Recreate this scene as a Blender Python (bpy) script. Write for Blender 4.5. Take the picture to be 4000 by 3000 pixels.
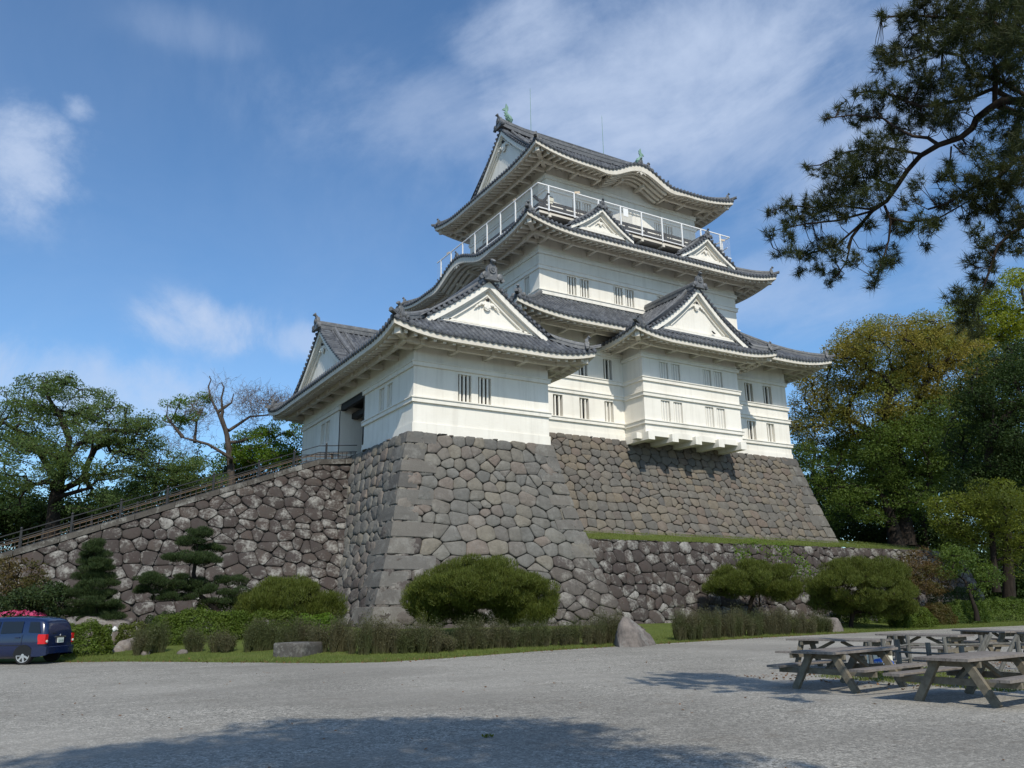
import bpy, math, random
import numpy as np
from math import sin, cos, pi, radians, sqrt
from mathutils import Vector, Matrix

S = bpy.context.scene
for o_ in list(bpy.data.objects):
    bpy.data.objects.remove(o_)
COL = S.collection

# ---------------------------------------------------------------- camera
# world: X runs along the castle front, Y goes into the castle, Z up; the eye is the origin, the gravel lies at GZ
GZ = -1.68
YAW, PITCH, ROLL = radians(31.0), radians(14.94), radians(-0.82)
fw = np.array([sin(YAW)*cos(PITCH), cos(YAW)*cos(PITCH), sin(PITCH)])
r0 = np.array([cos(YAW), -sin(YAW), 0.0]); u0 = np.cross(r0, fw)
rt = cos(ROLL)*r0+sin(ROLL)*u0; upv = -sin(ROLL)*r0+cos(ROLL)*u0
cam_d = bpy.data.cameras.new('camera'); cam = bpy.data.objects.new('camera', cam_d); COL.objects.link(cam)
cam.matrix_world = Matrix(((rt[0], upv[0], -fw[0], 0), (rt[1], upv[1], -fw[1], 0), (rt[2], upv[2], -fw[2], 0), (0, 0, 0, 1)))
cam_d.sensor_width = 36.0; cam_d.lens = 36.0*3245/4000; cam_d.clip_start = 0.05; cam_d.clip_end = 9000
S.camera = cam

# ---------------------------------------------------------------- light and sky
SUN = Vector((-0.34, -1.0, 1.047)).normalized()
sun_d = bpy.data.lights.new('sun', 'SUN'); sun_d.energy = 4.05; sun_d.angle = radians(0.53); sun_d.color = (1.0, 0.93, 0.81)
sun = bpy.data.objects.new('sun', sun_d); COL.objects.link(sun)
sun.rotation_euler = (-SUN).to_track_quat('-Z', 'Y').to_euler()
S.view_settings.view_transform = 'Standard'; S.view_settings.look = 'None'
S.view_settings.exposure = 0.0; S.view_settings.gamma = 1.0
S.view_settings.use_curve_mapping = False

W = bpy.data.worlds.new('World'); S.world = W; W.use_nodes = True
class NT:
    """small helper to write node trees"""
    def __init__(s, tree):
        s.t = tree; s.n = tree.nodes; s.l = tree.links
    def new(s, kind, ins=None, **kw):
        nd = s.n.new(kind)
        for k, v in kw.items(): setattr(nd, k, v)
        if ins:
            for k, v in ins.items(): s.set(nd, k, v)
        return nd
    def set(s, nd, k, v):
        sock = nd.inputs[k]
        if isinstance(v, bpy.types.NodeSocket): s.l.new(v, sock)
        elif isinstance(v, bpy.types.Node): s.l.new(v.outputs[0], sock)
        else: sock.default_value = v
    def math(s, op, a, b=None, c=None, clamp=False):
        nd = s.n.new('ShaderNodeMath'); nd.operation = op; nd.use_clamp = clamp
        for i, x in enumerate((a, b, c)):
            if x is not None: s.set(nd, i, x)
        return nd.outputs[0]
    def vmath(s, op, a, b=None):
        nd = s.n.new('ShaderNodeVectorMath'); nd.operation = op
        for i, x in enumerate((a, b)):
            if x is not None: s.set(nd, i, x)
        return nd
    def mix(s, fac, a, b, blend='MIX'):
        nd = s.n.new('ShaderNodeMixRGB'); nd.blend_type = blend
        s.set(nd, 0, fac); s.set(nd, 1, a); s.set(nd, 2, b)
        return nd.outputs[0]
    def ramp(s, fac, stops, interp='LINEAR'):
        nd = s.n.new('ShaderNodeValToRGB'); cr = nd.color_ramp; cr.interpolation = interp
        while len(cr.elements) < len(stops): cr.elements.new(0.5)
        for e, (p, c) in zip(cr.elements, stops):
            e.position = p; e.color = (c, c, c, 1) if isinstance(c, (int, float)) else (*c, 1)
        s.set(nd, 0, fac)
        return nd.outputs[0]
    def noise(s, vec, scale, detail=4, rough=0.55, dist=0.0):
        nd = s.n.new('ShaderNodeTexNoise'); s.set(nd, 'Vector', vec)
        nd.inputs['Scale'].default_value = scale; nd.inputs['Detail'].default_value = detail
        nd.inputs['Roughness'].default_value = rough; nd.inputs['Distortion'].default_value = dist
        return nd.outputs[0]

def build_world():
    t = NT(W.node_tree); t.n.clear()
    sky = t.new('ShaderNodeTexSky', sky_type='NISHITA')
    sky.sun_disc = False; sky.sun_elevation = math.asin(SUN.z)
    sky.sun_rotation = math.atan2(SUN.x, SUN.y) % (2*pi)
    sky.altitude = 0.0; sky.air_density = 1.0; sky.dust_density = 0.6; sky.ozone_density = 2.2
    d = t.vmath('NORMALIZE', t.new('ShaderNodeTexCoord').outputs['Generated'])
    sep = t.new('ShaderNodeSeparateXYZ', {0: d.outputs[0]})
    den = t.math('ADD', t.math('MAXIMUM', sep.outputs[2], 0.0), 0.22)
    px = t.math('DIVIDE', sep.outputs[0], den); py = t.math('DIVIDE', sep.outputs[1], den)
    pl = t.new('ShaderNodeCombineXYZ', {0: px, 1: py, 2: 0.0}).outputs[0]
    wisps = t.noise(t.vmath('MULTIPLY', pl, (1.0, 0.55, 1)).outputs[0], 3.0, 8, 0.62, 0.5)
    puffs = t.noise(d.outputs[0], 6.5, 12, 0.66, 0.35)
    fine = t.noise(d.outputs[0], 26.0, 6, 0.6, 0.3)
    total = None
    veil = t.math('MULTIPLY', t.ramp(wisps, [(0.35, 0.0), (0.75, 1.0)]), 0.09)
    for (c, rad, amt, tex) in CLOUDS_AND_FILL:
        c = Vector(c).normalized()
        df = t.vmath('SUBTRACT', d.outputs[0], tuple(c))
        # stretch across: distance measured in (horizontal, vertical) sky directions
        hx = Vector((c.y, -c.x, 0)).normalized(); vx = c.cross(hx)
        a = t.math('DIVIDE', t.vmath('DOT_PRODUCT', df.outputs[0], tuple(hx)).outputs['Value'], rad[0])
        b = t.math('DIVIDE', t.vmath('DOT_PRODUCT', df.outputs[0], tuple(vx)).outputs['Value'], rad[1])
        q = t.math('ADD', t.math('MULTIPLY', a, a), t.math('MULTIPLY', b, b))
        g = t.math('POWER', 2.718, t.math('MULTIPLY', q, -1.0))
        src = wisps if tex == 'w' else puffs
        lo, hi = (0.34, 0.74) if tex == 'w' else (0.40, 0.70)
        m = t.new('ShaderNodeMapRange', {'Value': t.math('ADD', t.math('ADD', src, t.math('MULTIPLY', fine, 0.16)), t.math('MULTIPLY', t.math('SUBTRACT', g, 0.62), 0.36)),
                                         'From Min': lo+0.02, 'From Max': hi+0.10}, interpolation_type='SMOOTHSTEP')
        v = t.math('MULTIPLY', t.math('MULTIPLY', m.outputs[0], t.math('MINIMUM', t.math('MULTIPLY', g, 1.7), 1.0)), amt)
        total = v if total is None else t.math('MAXIMUM', total, v)
    total = t.math('ADD', total, veil, clamp=True)
    sk = t.mix(1.0, sky.outputs[0], (SKY_GAIN[0], SKY_GAIN[1], SKY_GAIN[2], 1), 'MULTIPLY')
    colr = t.mix(total, sk, (CLOUD_COL[0], CLOUD_COL[1], CLOUD_COL[2], 1))
    bg = t.new('ShaderNodeBackground', {'Color': colr, 'Strength': SKY_STRENGTH})
    out = t.new('ShaderNodeOutputWorld'); t.l.new(bg.outputs[0], out.inputs[0])
SKY_STRENGTH = 0.12
SKY_GAIN = (0.87, 1.16, 1.35)
CLOUD_COL = (4.7, 5.6, 7.3)
CLOUDS_AND_FILL = [((-0.5, -0.75, 0.5), (0.55, 0.4), 0.9, 'p'), ((0.55, -0.8, 0.45), (0.6, 0.35), 0.9, 'p'), ((0.05, -0.35, 0.95), (0.5, 0.35), 0.7, 'w'), ((0.568, 0.592, 0.572), (0.287, 0.123), 0.8, 'w'), ((0.431, 0.662, 0.614), (0.118, 0.062), 0.85, 'w'), ((0.518, 0.61, 0.6), (0.153, 0.046), 0.7, 'w'), ((0.682, 0.541, 0.492), (0.183, 0.102), 0.62, 'w'), ((0.339, 0.767, 0.545), (0.2, 0.068), 0.42, 'w'), ((-0.034, 0.897, 0.44), (0.061, 0.07), 0.75, 'p'), ((0.008, 0.866, 0.5), (0.021, 0.019), 0.6, 'p'), ((0.018, 0.973, 0.232), (0.185, 0.058), 0.62, 'p'), ((0.174, 0.935, 0.31), (0.094, 0.039), 0.8, 'p'), ((0.264, 0.916, 0.302), (0.059, 0.027), 0.5, 'p'), ((0.103, 0.805, 0.584), (0.077, 0.029), 0.22, 'w'), ((0.725, 0.596, 0.345), (0.116, 0.058), 0.35, 'w'), ((0.824, 0.45, 0.345), (0.078, 0.058), 0.3, 'w'), ((0.717, 0.413, 0.561), (0.118, 0.056), 0.55, 'w')]  # the clouds behind and above the eye are added, unseen, for neutral fill light
build_world()

# ---------------------------------------------------------------- mesh helpers
def A(*x): return np.array(x, float)
class MB:
    """collects shapes that become ONE mesh object"""
    def __init__(s): s.V = []; s.F = []; s.R = []; s.n = 0
    def add(s, v, f, r=0.5):
        v = np.asarray(v, float).reshape(-1, 3)
        if isinstance(f, np.ndarray):
            s.F.append(f+s.n); k = len(f)
        else:
            groups = {}
            for q in f: groups.setdefault(len(q), []).append(q)
            order = []
            for L_, qs in groups.items(): s.F.append(np.array(qs, int)+s.n)
            k = len(f)
        s.V.append(v); s.n += len(v)
        s.R.append(np.full(k, r) if np.isscalar(r) else np.asarray(r, float))
    def box(s, x0, x1, y0, y1, z0, z1, r=0.5):
        v = [(x, y, z) for z in (z0, z1) for y in (y0, y1) for x in (x0, x1)]
        s.add(v, np.array([(0, 2, 3, 1), (4, 5, 7, 6), (0, 1, 5, 4), (2, 6, 7, 3), (0, 4, 6, 2), (1, 3, 7, 5)]), r)
    def obb(s, c, a, b, d, r=0.5):
        """box from its centre and three half-axes"""
        c, a, b, d = (np.asarray(q, float) for q in (c, a, b, d))
        v = [c+i*a+j*b+k*d for k in (-1, 1) for j in (-1, 1) for i in (-1, 1)]
        s.add(v, np.array([(0, 2, 3, 1), (4, 5, 7, 6), (0, 1, 5, 4), (2, 6, 7, 3), (0, 4, 6, 2), (1, 3, 7, 5)]), r)
    def beam(s, p, q, w, h, up=(0, 0, 1), r=0.5):
        p = np.asarray(p, float); q = np.asarray(q, float); d = q-p; L = np.linalg.norm(d); d = d/L
        x = np.cross(d, up); nx = np.linalg.norm(x)
        x = A(1, 0, 0) if nx < 1e-6 else x/nx
        y = np.cross(x, d)
        s.obb((p+q)/2, d*L/2, x*w/2, y*h/2, r)
    def tube(s, pts, rad, n=6, cap=True, r=0.5):
        P = np.asarray(pts, float); m = len(P)
        rad = np.full(m, rad) if np.isscalar(rad) else np.asarray(rad, float)
        T = np.gradient(P, axis=0); T /= np.linalg.norm(T, axis=1)[:, None]+1e-9
        ref = A(0, 0, 1) if abs(T[0][2]) < 0.9 else A(1, 0, 0)
        x = np.cross(T[0], ref); x /= np.linalg.norm(x)
        an = np.arange(n)*2*pi/n; V = []
        for i in range(m):
            x = x-T[i]*np.dot(x, T[i]); x /= np.linalg.norm(x)+1e-9
            y = np.cross(T[i], x)
            V.append(P[i]+rad[i]*(np.cos(an)[:, None]*x+np.sin(an)[:, None]*y))
        V = np.concatenate(V)
        i = np.arange(m-1)[:, None]*n; j = np.arange(n)[None, :]; j2 = (j+1) % n
        f = np.stack([i+j, i+j2, i+n+j2, i+n+j], -1).reshape(-1, 4)
        s.add(V, f, r)
        if cap:
            s.add(V[:n], [tuple(range(n-1, -1, -1))], r); s.add(V[-n:], [tuple(range(n))], r)
    def poly(s, pts, O, U, V, D, depth, r=0.5):
        """extrude a 2-D outline (counter-clockwise in U,V) by depth along D"""
        O, U, V, D = (np.asarray(q, float) for q in (O, U, V, D)); n = len(pts)
        a = np.array([O+U*p[0]+V*p[1] for p in pts]); b = a+D*depth
        s.add(np.concatenate([a, b]), [tuple(range(n-1, -1, -1)), tuple(range(n, 2*n))]+[(i, (i+1) % n, n+(i+1) % n, n+i) for i in range(n)], r)
    def sweep(s, sec, P, Lat, closed=True, up=None, r=0.5, cap=True):
        sec = np.asarray(sec, float); P = np.asarray(P, float); Lat = np.asarray(Lat, float); m = len(P); k = len(sec)
        if Lat.ndim == 1: Lat = np.tile(Lat, (m, 1))
        Z = A(0, 0, 1) if up is None else np.asarray(up, float)
        V = (P[:, None, :]+sec[None, :, 0:1]*Lat[:, None, :]+sec[None, :, 1:2]*Z).reshape(-1, 3)
        kk = k if closed else k-1
        i = np.arange(m-1)[:, None]*k; j = np.arange(kk)[None, :]; j2 = (j+1) % k
        f = np.stack([i+j, i+j2, i+k+j2, i+k+j], -1).reshape(-1, 4)
        s.add(V, f, r)
        if cap and closed:
            s.add(V[:k], [tuple(range(k-1, -1, -1))], r); s.add(V[-k:], [tuple(range(k))], r)
    def grid(s, G, r=0.5):
        G = np.asarray(G, float); m, k = G.shape[:2]
        i = np.arange(m-1)[:, None]*k; j = np.arange(k-1)[None, :]
        s.add(G.reshape(-1, 3), np.stack([i+j, i+j+1, i+k+j+1, i+k+j], -1).reshape(-1, 4), r)
    def lathe(s, prof, c, axis=(0, 0, 1), n=10, r=0.5):
        """profile of (radius, height) turned about an axis"""
        axis = np.asarray(axis, float)/np.linalg.norm(axis); c = np.asarray(c, float)
        ref = A(0, 0, 1) if abs(axis[2]) < 0.9 else A(1, 0, 0)
        x = np.cross(axis, ref); x /= np.linalg.norm(x); y = np.cross(axis, x)
        an = np.arange(n)*2*pi/n
        V = np.concatenate([c+axis*h+rr*(np.cos(an)[:, None]*x+np.sin(an)[:, None]*y) for rr, h in prof])
        m = len(prof); i = np.arange(m-1)[:, None]*n; j = np.arange(n)[None, :]; j2 = (j+1) % n
        s.add(V, np.stack([i+j, i+j2, i+n+j2, i+n+j], -1).reshape(-1, 4), r)
        s.add(V[:n], [tuple(range(n-1, -1, -1))], r); s.add(V[-n:], [tuple(range(n))], r)
    def build(s, name, mat, parent=None, smooth=False, angle=None, fix=True):
        me = bpy.data.meshes.new(name)
        V = np.concatenate(s.V) if s.V else np.zeros((0, 3))
        me.vertices.add(len(V)); me.vertices.foreach_set('co', V.astype(np.float32).ravel())
        tot = np.concatenate([np.full(len(f), f.shape[1]) for f in s.F]); idx = np.concatenate([f.ravel() for f in s.F])
        me.loops.add(len(idx)); me.loops.foreach_set('vertex_index', idx.astype(np.int32))
        me.polygons.add(len(tot)); me.polygons.foreach_set('loop_start', (np.cumsum(tot)-tot).astype(np.int32))
        me.polygons.foreach_set('use_smooth', np.full(len(tot), bool(smooth)))
        at = me.attributes.new('rnd', 'FLOAT', 'FACE'); at.data.foreach_set('value', np.concatenate(s.R).astype(np.float32))
        me.update(calc_edges=True); me.validate()
        if fix:
            import bmesh
            b = bmesh.new(); b.from_mesh(me); bmesh.ops.recalc_face_normals(b, faces=b.faces[:]); b.to_mesh(me); b.free()
        me.materials.append(mat)
        o = bpy.data.objects.new(name, me); COL.objects.link(o)
        if parent is not None:
            o.parent = parent
            pw = Vector((0, 0, 0)); q = parent
            while q is not None: pw += Vector(q.location); q = q.parent
            o.location = -pw          # every mesh is written in world coordinates
        return o
class Pieces(MB):
    """several MBs built one after another, each becoming an object of its own"""
    def __init__(s): s.all = []; s.next()
    def next(s):
        s.V = []; s.F = []; s.R = []; s.n = 0; s.all.append((s.V, s.F, s.R)); return s
    def build(s, name, mat, parent=None, **kw):
        for V, F_, R_ in s.all:
            if not V: continue
            m = MB(); m.V, m.F, m.R = V, F_, R_; MB.build(m, name, mat, parent, **kw)
def thing(name, label, cat, loc=(0, 0, 0), group=None):
    o = bpy.data.objects.new(name, None); COL.objects.link(o); o.location = loc; o.empty_display_size = 0.3
    return tag(o, label, cat, group)
def tag(o, label, cat, group=None):
    o['label'] = label; o['category'] = cat
    if group: o['group'] = group
    return o
def struct(o, kind='structure', label=None, cat=None):
    o['kind'] = kind
    if label: o['label'] = label
    if cat: o['category'] = cat
    return o
# ---------------------------------------------------------------- materials
def newmat(name):
    m = bpy.data.materials.new(name); m.use_nodes = True
    t = NT(m.node_tree); t.n.clear(); return m, t
def finish(m, t, col, rough=0.8, bump=None, bstr=0.3, bdist=0.02, metal=0.0, spec=0.3, trans=None, extra=None):
    p = t.new('ShaderNodeBsdfPrincipled')
    t.set(p, 'Base Color', col if not isinstance(col, tuple) else (*col[:3], 1)); t.set(p, 'Roughness', rough)
    p.inputs['Metallic'].default_value = metal; p.inputs['Specular IOR Level'].default_value = spec
    if extra:
        for k, v in extra.items(): t.set(p, k, v)
    if bump is not None:
        b = t.new('ShaderNodeBump', {'Height': bump, 'Strength': bstr, 'Distance': bdist}); t.l.new(b.outputs[0], p.inputs['Normal'])
    sh = p.outputs[0]
    if trans is not None:
        tr = t.new('ShaderNodeBsdfTranslucent'); t.set(tr, 'Color', trans[1])
        mx = t.new('ShaderNodeMixShader', {0: trans[0]}); t.l.new(sh, mx.inputs[1]); t.l.new(tr.outputs[0], mx.inputs[2]); sh = mx.outputs[0]
    out = t.new('ShaderNodeOutputMaterial'); t.l.new(sh, out.inputs[0])
    return m
def pos(t): return t.new('ShaderNodeNewGeometry').outputs['Position']
def rnd(t): return t.new('ShaderNodeAttribute', attribute_name='rnd').outputs['Fac']
def flat(name, col, rough=0.6, metal=0.0, spec=0.4, vary=0.15, scale=6.0):
    m, t = newmat(name); n = t.noise(pos(t), scale, 5, 0.6)
    c = t.mix(t.math('MULTIPLY', n, 1.0), tuple(x*(1-vary) for x in col)+(1,), tuple(min(1, x*(1+vary)) for x in col)+(1,))
    return finish(m, t, c, rough, n, 0.15, 0.01, metal, spec)
def mat_plaster():
    m, t = newmat('plaster'); p = pos(t)
    big = t.noise(p, 0.35, 5, 0.6); fine = t.noise(p, 9, 5, 0.6)
    st = t.noise(t.vmath('MULTIPLY', p, (1.6, 1.6, 0.12)).outputs[0], 1.4, 6, 0.65)
    c = t.ramp(big, [(0.3, (0.735, 0.705, 0.630)), (0.65, (0.82, 0.795, 0.725))])
    c = t.mix(t.ramp(st, [(0.50, 0.0), (0.78, 0.42)]), c, (0.46, 0.43, 0.37, 1))
    c = t.mix(t.math('MULTIPLY', fine, 0.10), c, (0.62, 0.58, 0.5, 1))
    return finish(m, t, c, 0.85, fine, 0.12, 0.02, 0, 0.2)
def mat_tile(name, lo, hi, lich=0.25):
    m, t = newmat(name); p = pos(t); r = rnd(t)
    n = t.noise(p, 2.2, 6, 0.65); f = t.noise(p, 14, 4, 0.6)
    c = t.mix(r, (*lo, 1), (*hi, 1))
    c = t.mix(t.ramp(n, [(0.35, 0.0), (0.75, 0.8)]), c, tuple(x*0.55 for x in lo)+(1,))
    c = t.mix(t.ramp(t.noise(p, 5.5, 6, 0.7), [(0.55, 0.0), (0.72, lich)]), c, (0.33, 0.33, 0.30, 1))
    return finish(m, t, c, t.ramp(f, [(0.3, 0.42), (0.7, 0.65)]), f, 0.25, 0.02, 0, 0.45)
def mat_stone(name, cols, lichen, stain, lcol=(0.42, 0.42, 0.39), mott=.75):
    m, t = newmat(name); p = pos(t); r = rnd(t)
    k = len(cols); c = t.ramp(r, [((i+0.5)/k, cc) for i, cc in enumerate(cols)], 'LINEAR')
    n = t.noise(p, 2.2, 7, 0.65); f = t.noise(p, 11, 6, 0.65)
    c = t.mix(t.ramp(n, [(0.3, mott), (0.62, 0.0)]), c, (0.055, 0.05, 0.045, 1))
    off = t.vmath('ADD', p, t.new('ShaderNodeCombineXYZ', {0: t.math('MULTIPLY', r, 37.0), 1: t.math('MULTIPLY', r, 91.0), 2: 0.0}).outputs[0]).outputs[0]
    l1 = t.noise(off, 1.1, 3, 0.5); l2 = t.noise(off, 7.5, 8, 0.75)
    lm = t.ramp(t.math('ADD', t.math('MULTIPLY', l1, 0.55), t.math('MULTIPLY', l2, 0.45)), [(0.50, 0.0), (0.62, 1.0)])
    c = t.mix(t.math('MULTIPLY', lm, lichen), c, (*lcol, 1))
    v = t.noise(t.vmath('MULTIPLY', off, (5.0, 5.0, 0.5)).outputs[0], 1.0, 5, 0.6)
    c = t.mix(t.math('MULTIPLY', t.ramp(v, [(0.5, 0.0), (0.66, 1.0)]), stain), c, (0.05, 0.042, 0.042, 1))
    c = t.mix(t.math('MULTIPLY', f, 0.35), c, (0.07, 0.065, 0.06, 1))
    b = t.math('ADD', t.math('MULTIPLY', n, 0.7), t.math('MULTIPLY', f, 0.5))
    return finish(m, t, c, 0.9, b, 0.6, 0.06, 0, 0.2)
def mat_leaf(name, c1, c2, c3=None, trans=0.35, patch=0.25):
    m, t = newmat(name); p = pos(t); r = rnd(t)
    c = t.mix(r, (*c1, 1), (*c2, 1))
    if c3 is not None:
        c = t.mix(t.ramp(t.noise(p, patch, 4, 0.6), [(0.44, 0.0), (0.58, 1.0)]), c, (*c3, 1))
    c = t.mix(t.math('MULTIPLY', t.noise(p, 1.3, 3, 0.5), 0.5), c, tuple(x*0.55 for x in c1)+(1,))
    return finish(m, t, c, 0.6, None, spec=0.25, trans=(trans, t.mix(0.5, c, (c2[0]*1.6, c2[1]*1.5, c2[2]*0.6, 1))))
def mat_bark(name, lo, hi):
    m, t = newmat(name); p = pos(t)
    n = t.noise(t.vmath('MULTIPLY', p, (6, 6, 1.3)).outputs[0], 1.0, 7, 0.65)
    return finish(m, t, t.ramp(n, [(0.3, lo), (0.7, hi)]), 0.9, n, 0.8, 0.04, 0, 0.15)
def mat_gravel():
    m, t = newmat('gravel'); p = pos(t)
    a = t.noise(p, 0.13, 5, 0.6); b = t.noise(t.vmath('MULTIPLY', p, (0.30, 1.2, 1)).outputs[0], 0.8, 7, 0.68, 0.8)
    vo = t.new('ShaderNodeTexVoronoi', {'Vector': p, 'Scale': 52.0}); vr = t.new('ShaderNodeTexVoronoi', {'Vector': p, 'Scale': 20.0})
    s1 = t.new('ShaderNodeSeparateColor', {0: vo.outputs['Color']}).outputs[0]; s2 = t.new('ShaderNodeSeparateColor', {0: vr.outputs['Color']}).outputs[0]
    c = t.ramp(t.math('ADD', t.math('MULTIPLY', s1, 0.65), t.math('MULTIPLY', s2, 0.35)), [(0.10, (0.082, 0.078, 0.069)), (0.38, (0.197, 0.190, 0.168)), (0.60, (0.288, 0.277, 0.248)), (0.92, (0.538, 0.512, 0.450))])
    c = t.mix(t.ramp(b, [(0.34, 0.62), (0.60, 0.0)]), c, (0.171, 0.164, 0.144, 1))
    c = t.mix(t.ramp(a, [(0.42, 0.0), (0.62, 0.5)]), c, (0.322, 0.308, 0.275, 1))
    # wheel tracks worn into the yard, and damp darker patches
    tr = t.new('ShaderNodeTexWave', {'Vector': t.vmath('MULTIPLY', p, (0.12, 1.0, 1)).outputs[0], 'Scale': 0.16, 'Distortion': 5.0, 'Detail': 4.0, 'Detail Scale': 0.6}); 
    c = t.mix(t.ramp(tr.outputs['Fac'], [(0.72, 0.0), (0.95, 0.35)]), c, (0.158, 0.150, 0.133, 1))
    c = t.mix(t.ramp(t.noise(p, 1.4, 8, 0.72), [(0.57, 0.0), (0.72, 0.6)]), c, (0.139, 0.120, 0.097, 1))
    h = t.math('ADD', t.math('MULTIPLY', vo.outputs['Distance'], -0.8), t.math('MULTIPLY', b, 0.8))
    return finish(m, t, c, 0.92, h, 0.4, 0.015, 0, 0.15)
def mat_grass():
    m, t = newmat('grass_ground'); p = pos(t)
    n = t.noise(p, 0.8, 6, 0.65); f = t.noise(p, 30, 5, 0.7)
    c = t.ramp(n, [(0.3, (0.085, 0.115, 0.028)), (0.55, (0.12, 0.155, 0.036)), (0.75, (0.17, 0.17, 0.06))])
    c = t.mix(t.math('MULTIPLY', f, 0.55), c, (0.05, 0.065, 0.02, 1))
    return finish(m, t, c, 0.95, f, 0.8, 0.05, 0, 0.1)
def mat_wood(name, lo, hi, axis=(1, 1, 1)):
    m, t = newmat(name); p = pos(t)
    n = t.noise(t.vmath('MULTIPLY', p, axis).outputs[0], 3.0, 6, 0.65)
    c = t.mix(t.math('MULTIPLY', rnd(t), 0.5), t.ramp(n, [(0.3, lo), (0.7, hi)]), tuple(x*0.7 for x in lo)+(1,))
    return finish(m, t, c, 0.8, n, 0.35, 0.01, 0, 0.2)
M = {}
M['plaster'] = mat_plaster()
M['eave'] = finish(*(lambda q: (q[0], q[1], q[1].ramp(q[1].noise(pos(q[1]), 1.6, 6, 0.65), [(0.3, (0.56, 0.515, 0.435)), (0.7, (0.70, 0.665, 0.59))])))(newmat('eave_shade_plaster')), 0.9)  # weathered plaster, also darkened and browned to carry the shade under the eaves
M['tile'] = mat_tile('roof_tile', (0.060, 0.066, 0.078), (0.150, 0.158, 0.172), 0.35)
M['ridge'] = mat_tile('ridge_tile', (0.085, 0.090, 0.100), (0.19, 0.195, 0.20), 0.75)
M['dark'] = flat('dark_interior', (0.006, 0.007, 0.009), 0.7)
M['timber'] = flat('dark_timber', (0.018, 0.015, 0.014), 0.6)
M['shutter'] = flat('pale_shutter', (0.56, 0.545, 0.50), 0.8)
M['stone'] = mat_stone('grey_stone', [(0.145, 0.142, 0.130), (0.201, 0.182, 0.147), (0.166, 0.162, 0.149), (0.131, 0.131, 0.123), (0.187, 0.153, 0.130), (0.181, 0.175, 0.155)], 0.16, 0.12, mott=0.35)
M['tanstone'] = mat_stone('tan_stone', [(0.127, 0.121, 0.110), (0.196, 0.163, 0.121), (0.154, 0.142, 0.124), (0.119, 0.114, 0.107), (0.169, 0.131, 0.105), (0.165, 0.153, 0.131)], 0.10, 0.10, mott=0.30)
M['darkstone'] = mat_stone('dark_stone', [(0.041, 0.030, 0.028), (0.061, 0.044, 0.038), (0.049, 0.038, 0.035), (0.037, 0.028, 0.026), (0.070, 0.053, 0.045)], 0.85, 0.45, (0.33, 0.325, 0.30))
M['cornerstone'] = mat_stone('corner_stone', [(0.104, 0.100, 0.094), (0.163, 0.153, 0.136), (0.126, 0.122, 0.113), (0.181, 0.166, 0.144), (0.140, 0.134, 0.124)], 0.25, 0.10, mott=.25)
M['oldstone'] = mat_stone('old_stone', [(0.080, 0.066, 0.061), (0.124, 0.109, 0.095), (0.096, 0.082, 0.074), (0.148, 0.136, 0.122), (0.068, 0.055, 0.051)], 0.85, 0.4, (0.272, 0.261, 0.236))
M['gap'] = flat('gap_shadow', (0.04, 0.037, 0.033), 0.95)  # dark sheet behind the stones, its colour stands for shadow in the gaps
M['coping'] = mat_stone('coping_stone', [(0.086, 0.078, 0.068), (0.116, 0.107, 0.094)], 0.6, 0.3)
M['block'] = mat_stone('block_stone', [(0.075, 0.071, 0.066), (0.095, 0.09, 0.082)], 0.5, 0.2)
M['rock'] = mat_stone('garden_rock', [(0.21, 0.18, 0.165), (0.24, 0.21, 0.185)], 0.4, 0.3)
M['earth'] = flat('bare_earth', (0.115, 0.10, 0.08), 0.95, spec=.1)
M['gravel'] = mat_gravel(); M['grass'] = mat_grass()
M['blade'] = mat_leaf('grass_blade', (0.09, 0.13, 0.025), (0.20, 0.23, 0.06), None, 0.3)
M['white'] = flat('white_metal', (0.78, 0.78, 0.77), 0.45, vary=0.05)
M['black'] = flat('black_iron', (0.022, 0.021, 0.022), 0.45)
M['tan_rail'] = flat('tan_rail', (0.14, 0.095, 0.06), 0.6)
M['copper'] = flat('green_copper', (0.17, 0.29, 0.235), 0.7, vary=0.4)
M['bark'] = mat_bark('dark_bark', (0.010, 0.008, 0.007), (0.038, 0.030, 0.024))
M['pinebark'] = mat_bark('pine_bark', (0.013, 0.009, 0.007), (0.054, 0.040, 0.030))
M['palebark'] = mat_bark('pale_bark', (0.030, 0.025, 0.021), (0.105, 0.088, 0.074))
M['graywood'] = mat_wood('grey_wood', (0.115, 0.10, 0.075), (0.24, 0.215, 0.165), (3, 3, 3))
M['topwood'] = mat_wood('weathered_top', (0.13, 0.115, 0.105), (0.27, 0.24, 0.21), (2, 6, 3))
M['stake'] = mat_wood('stake_wood', (0.08, 0.078, 0.07), (0.20, 0.195, 0.175), (5, 5, 1))
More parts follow.
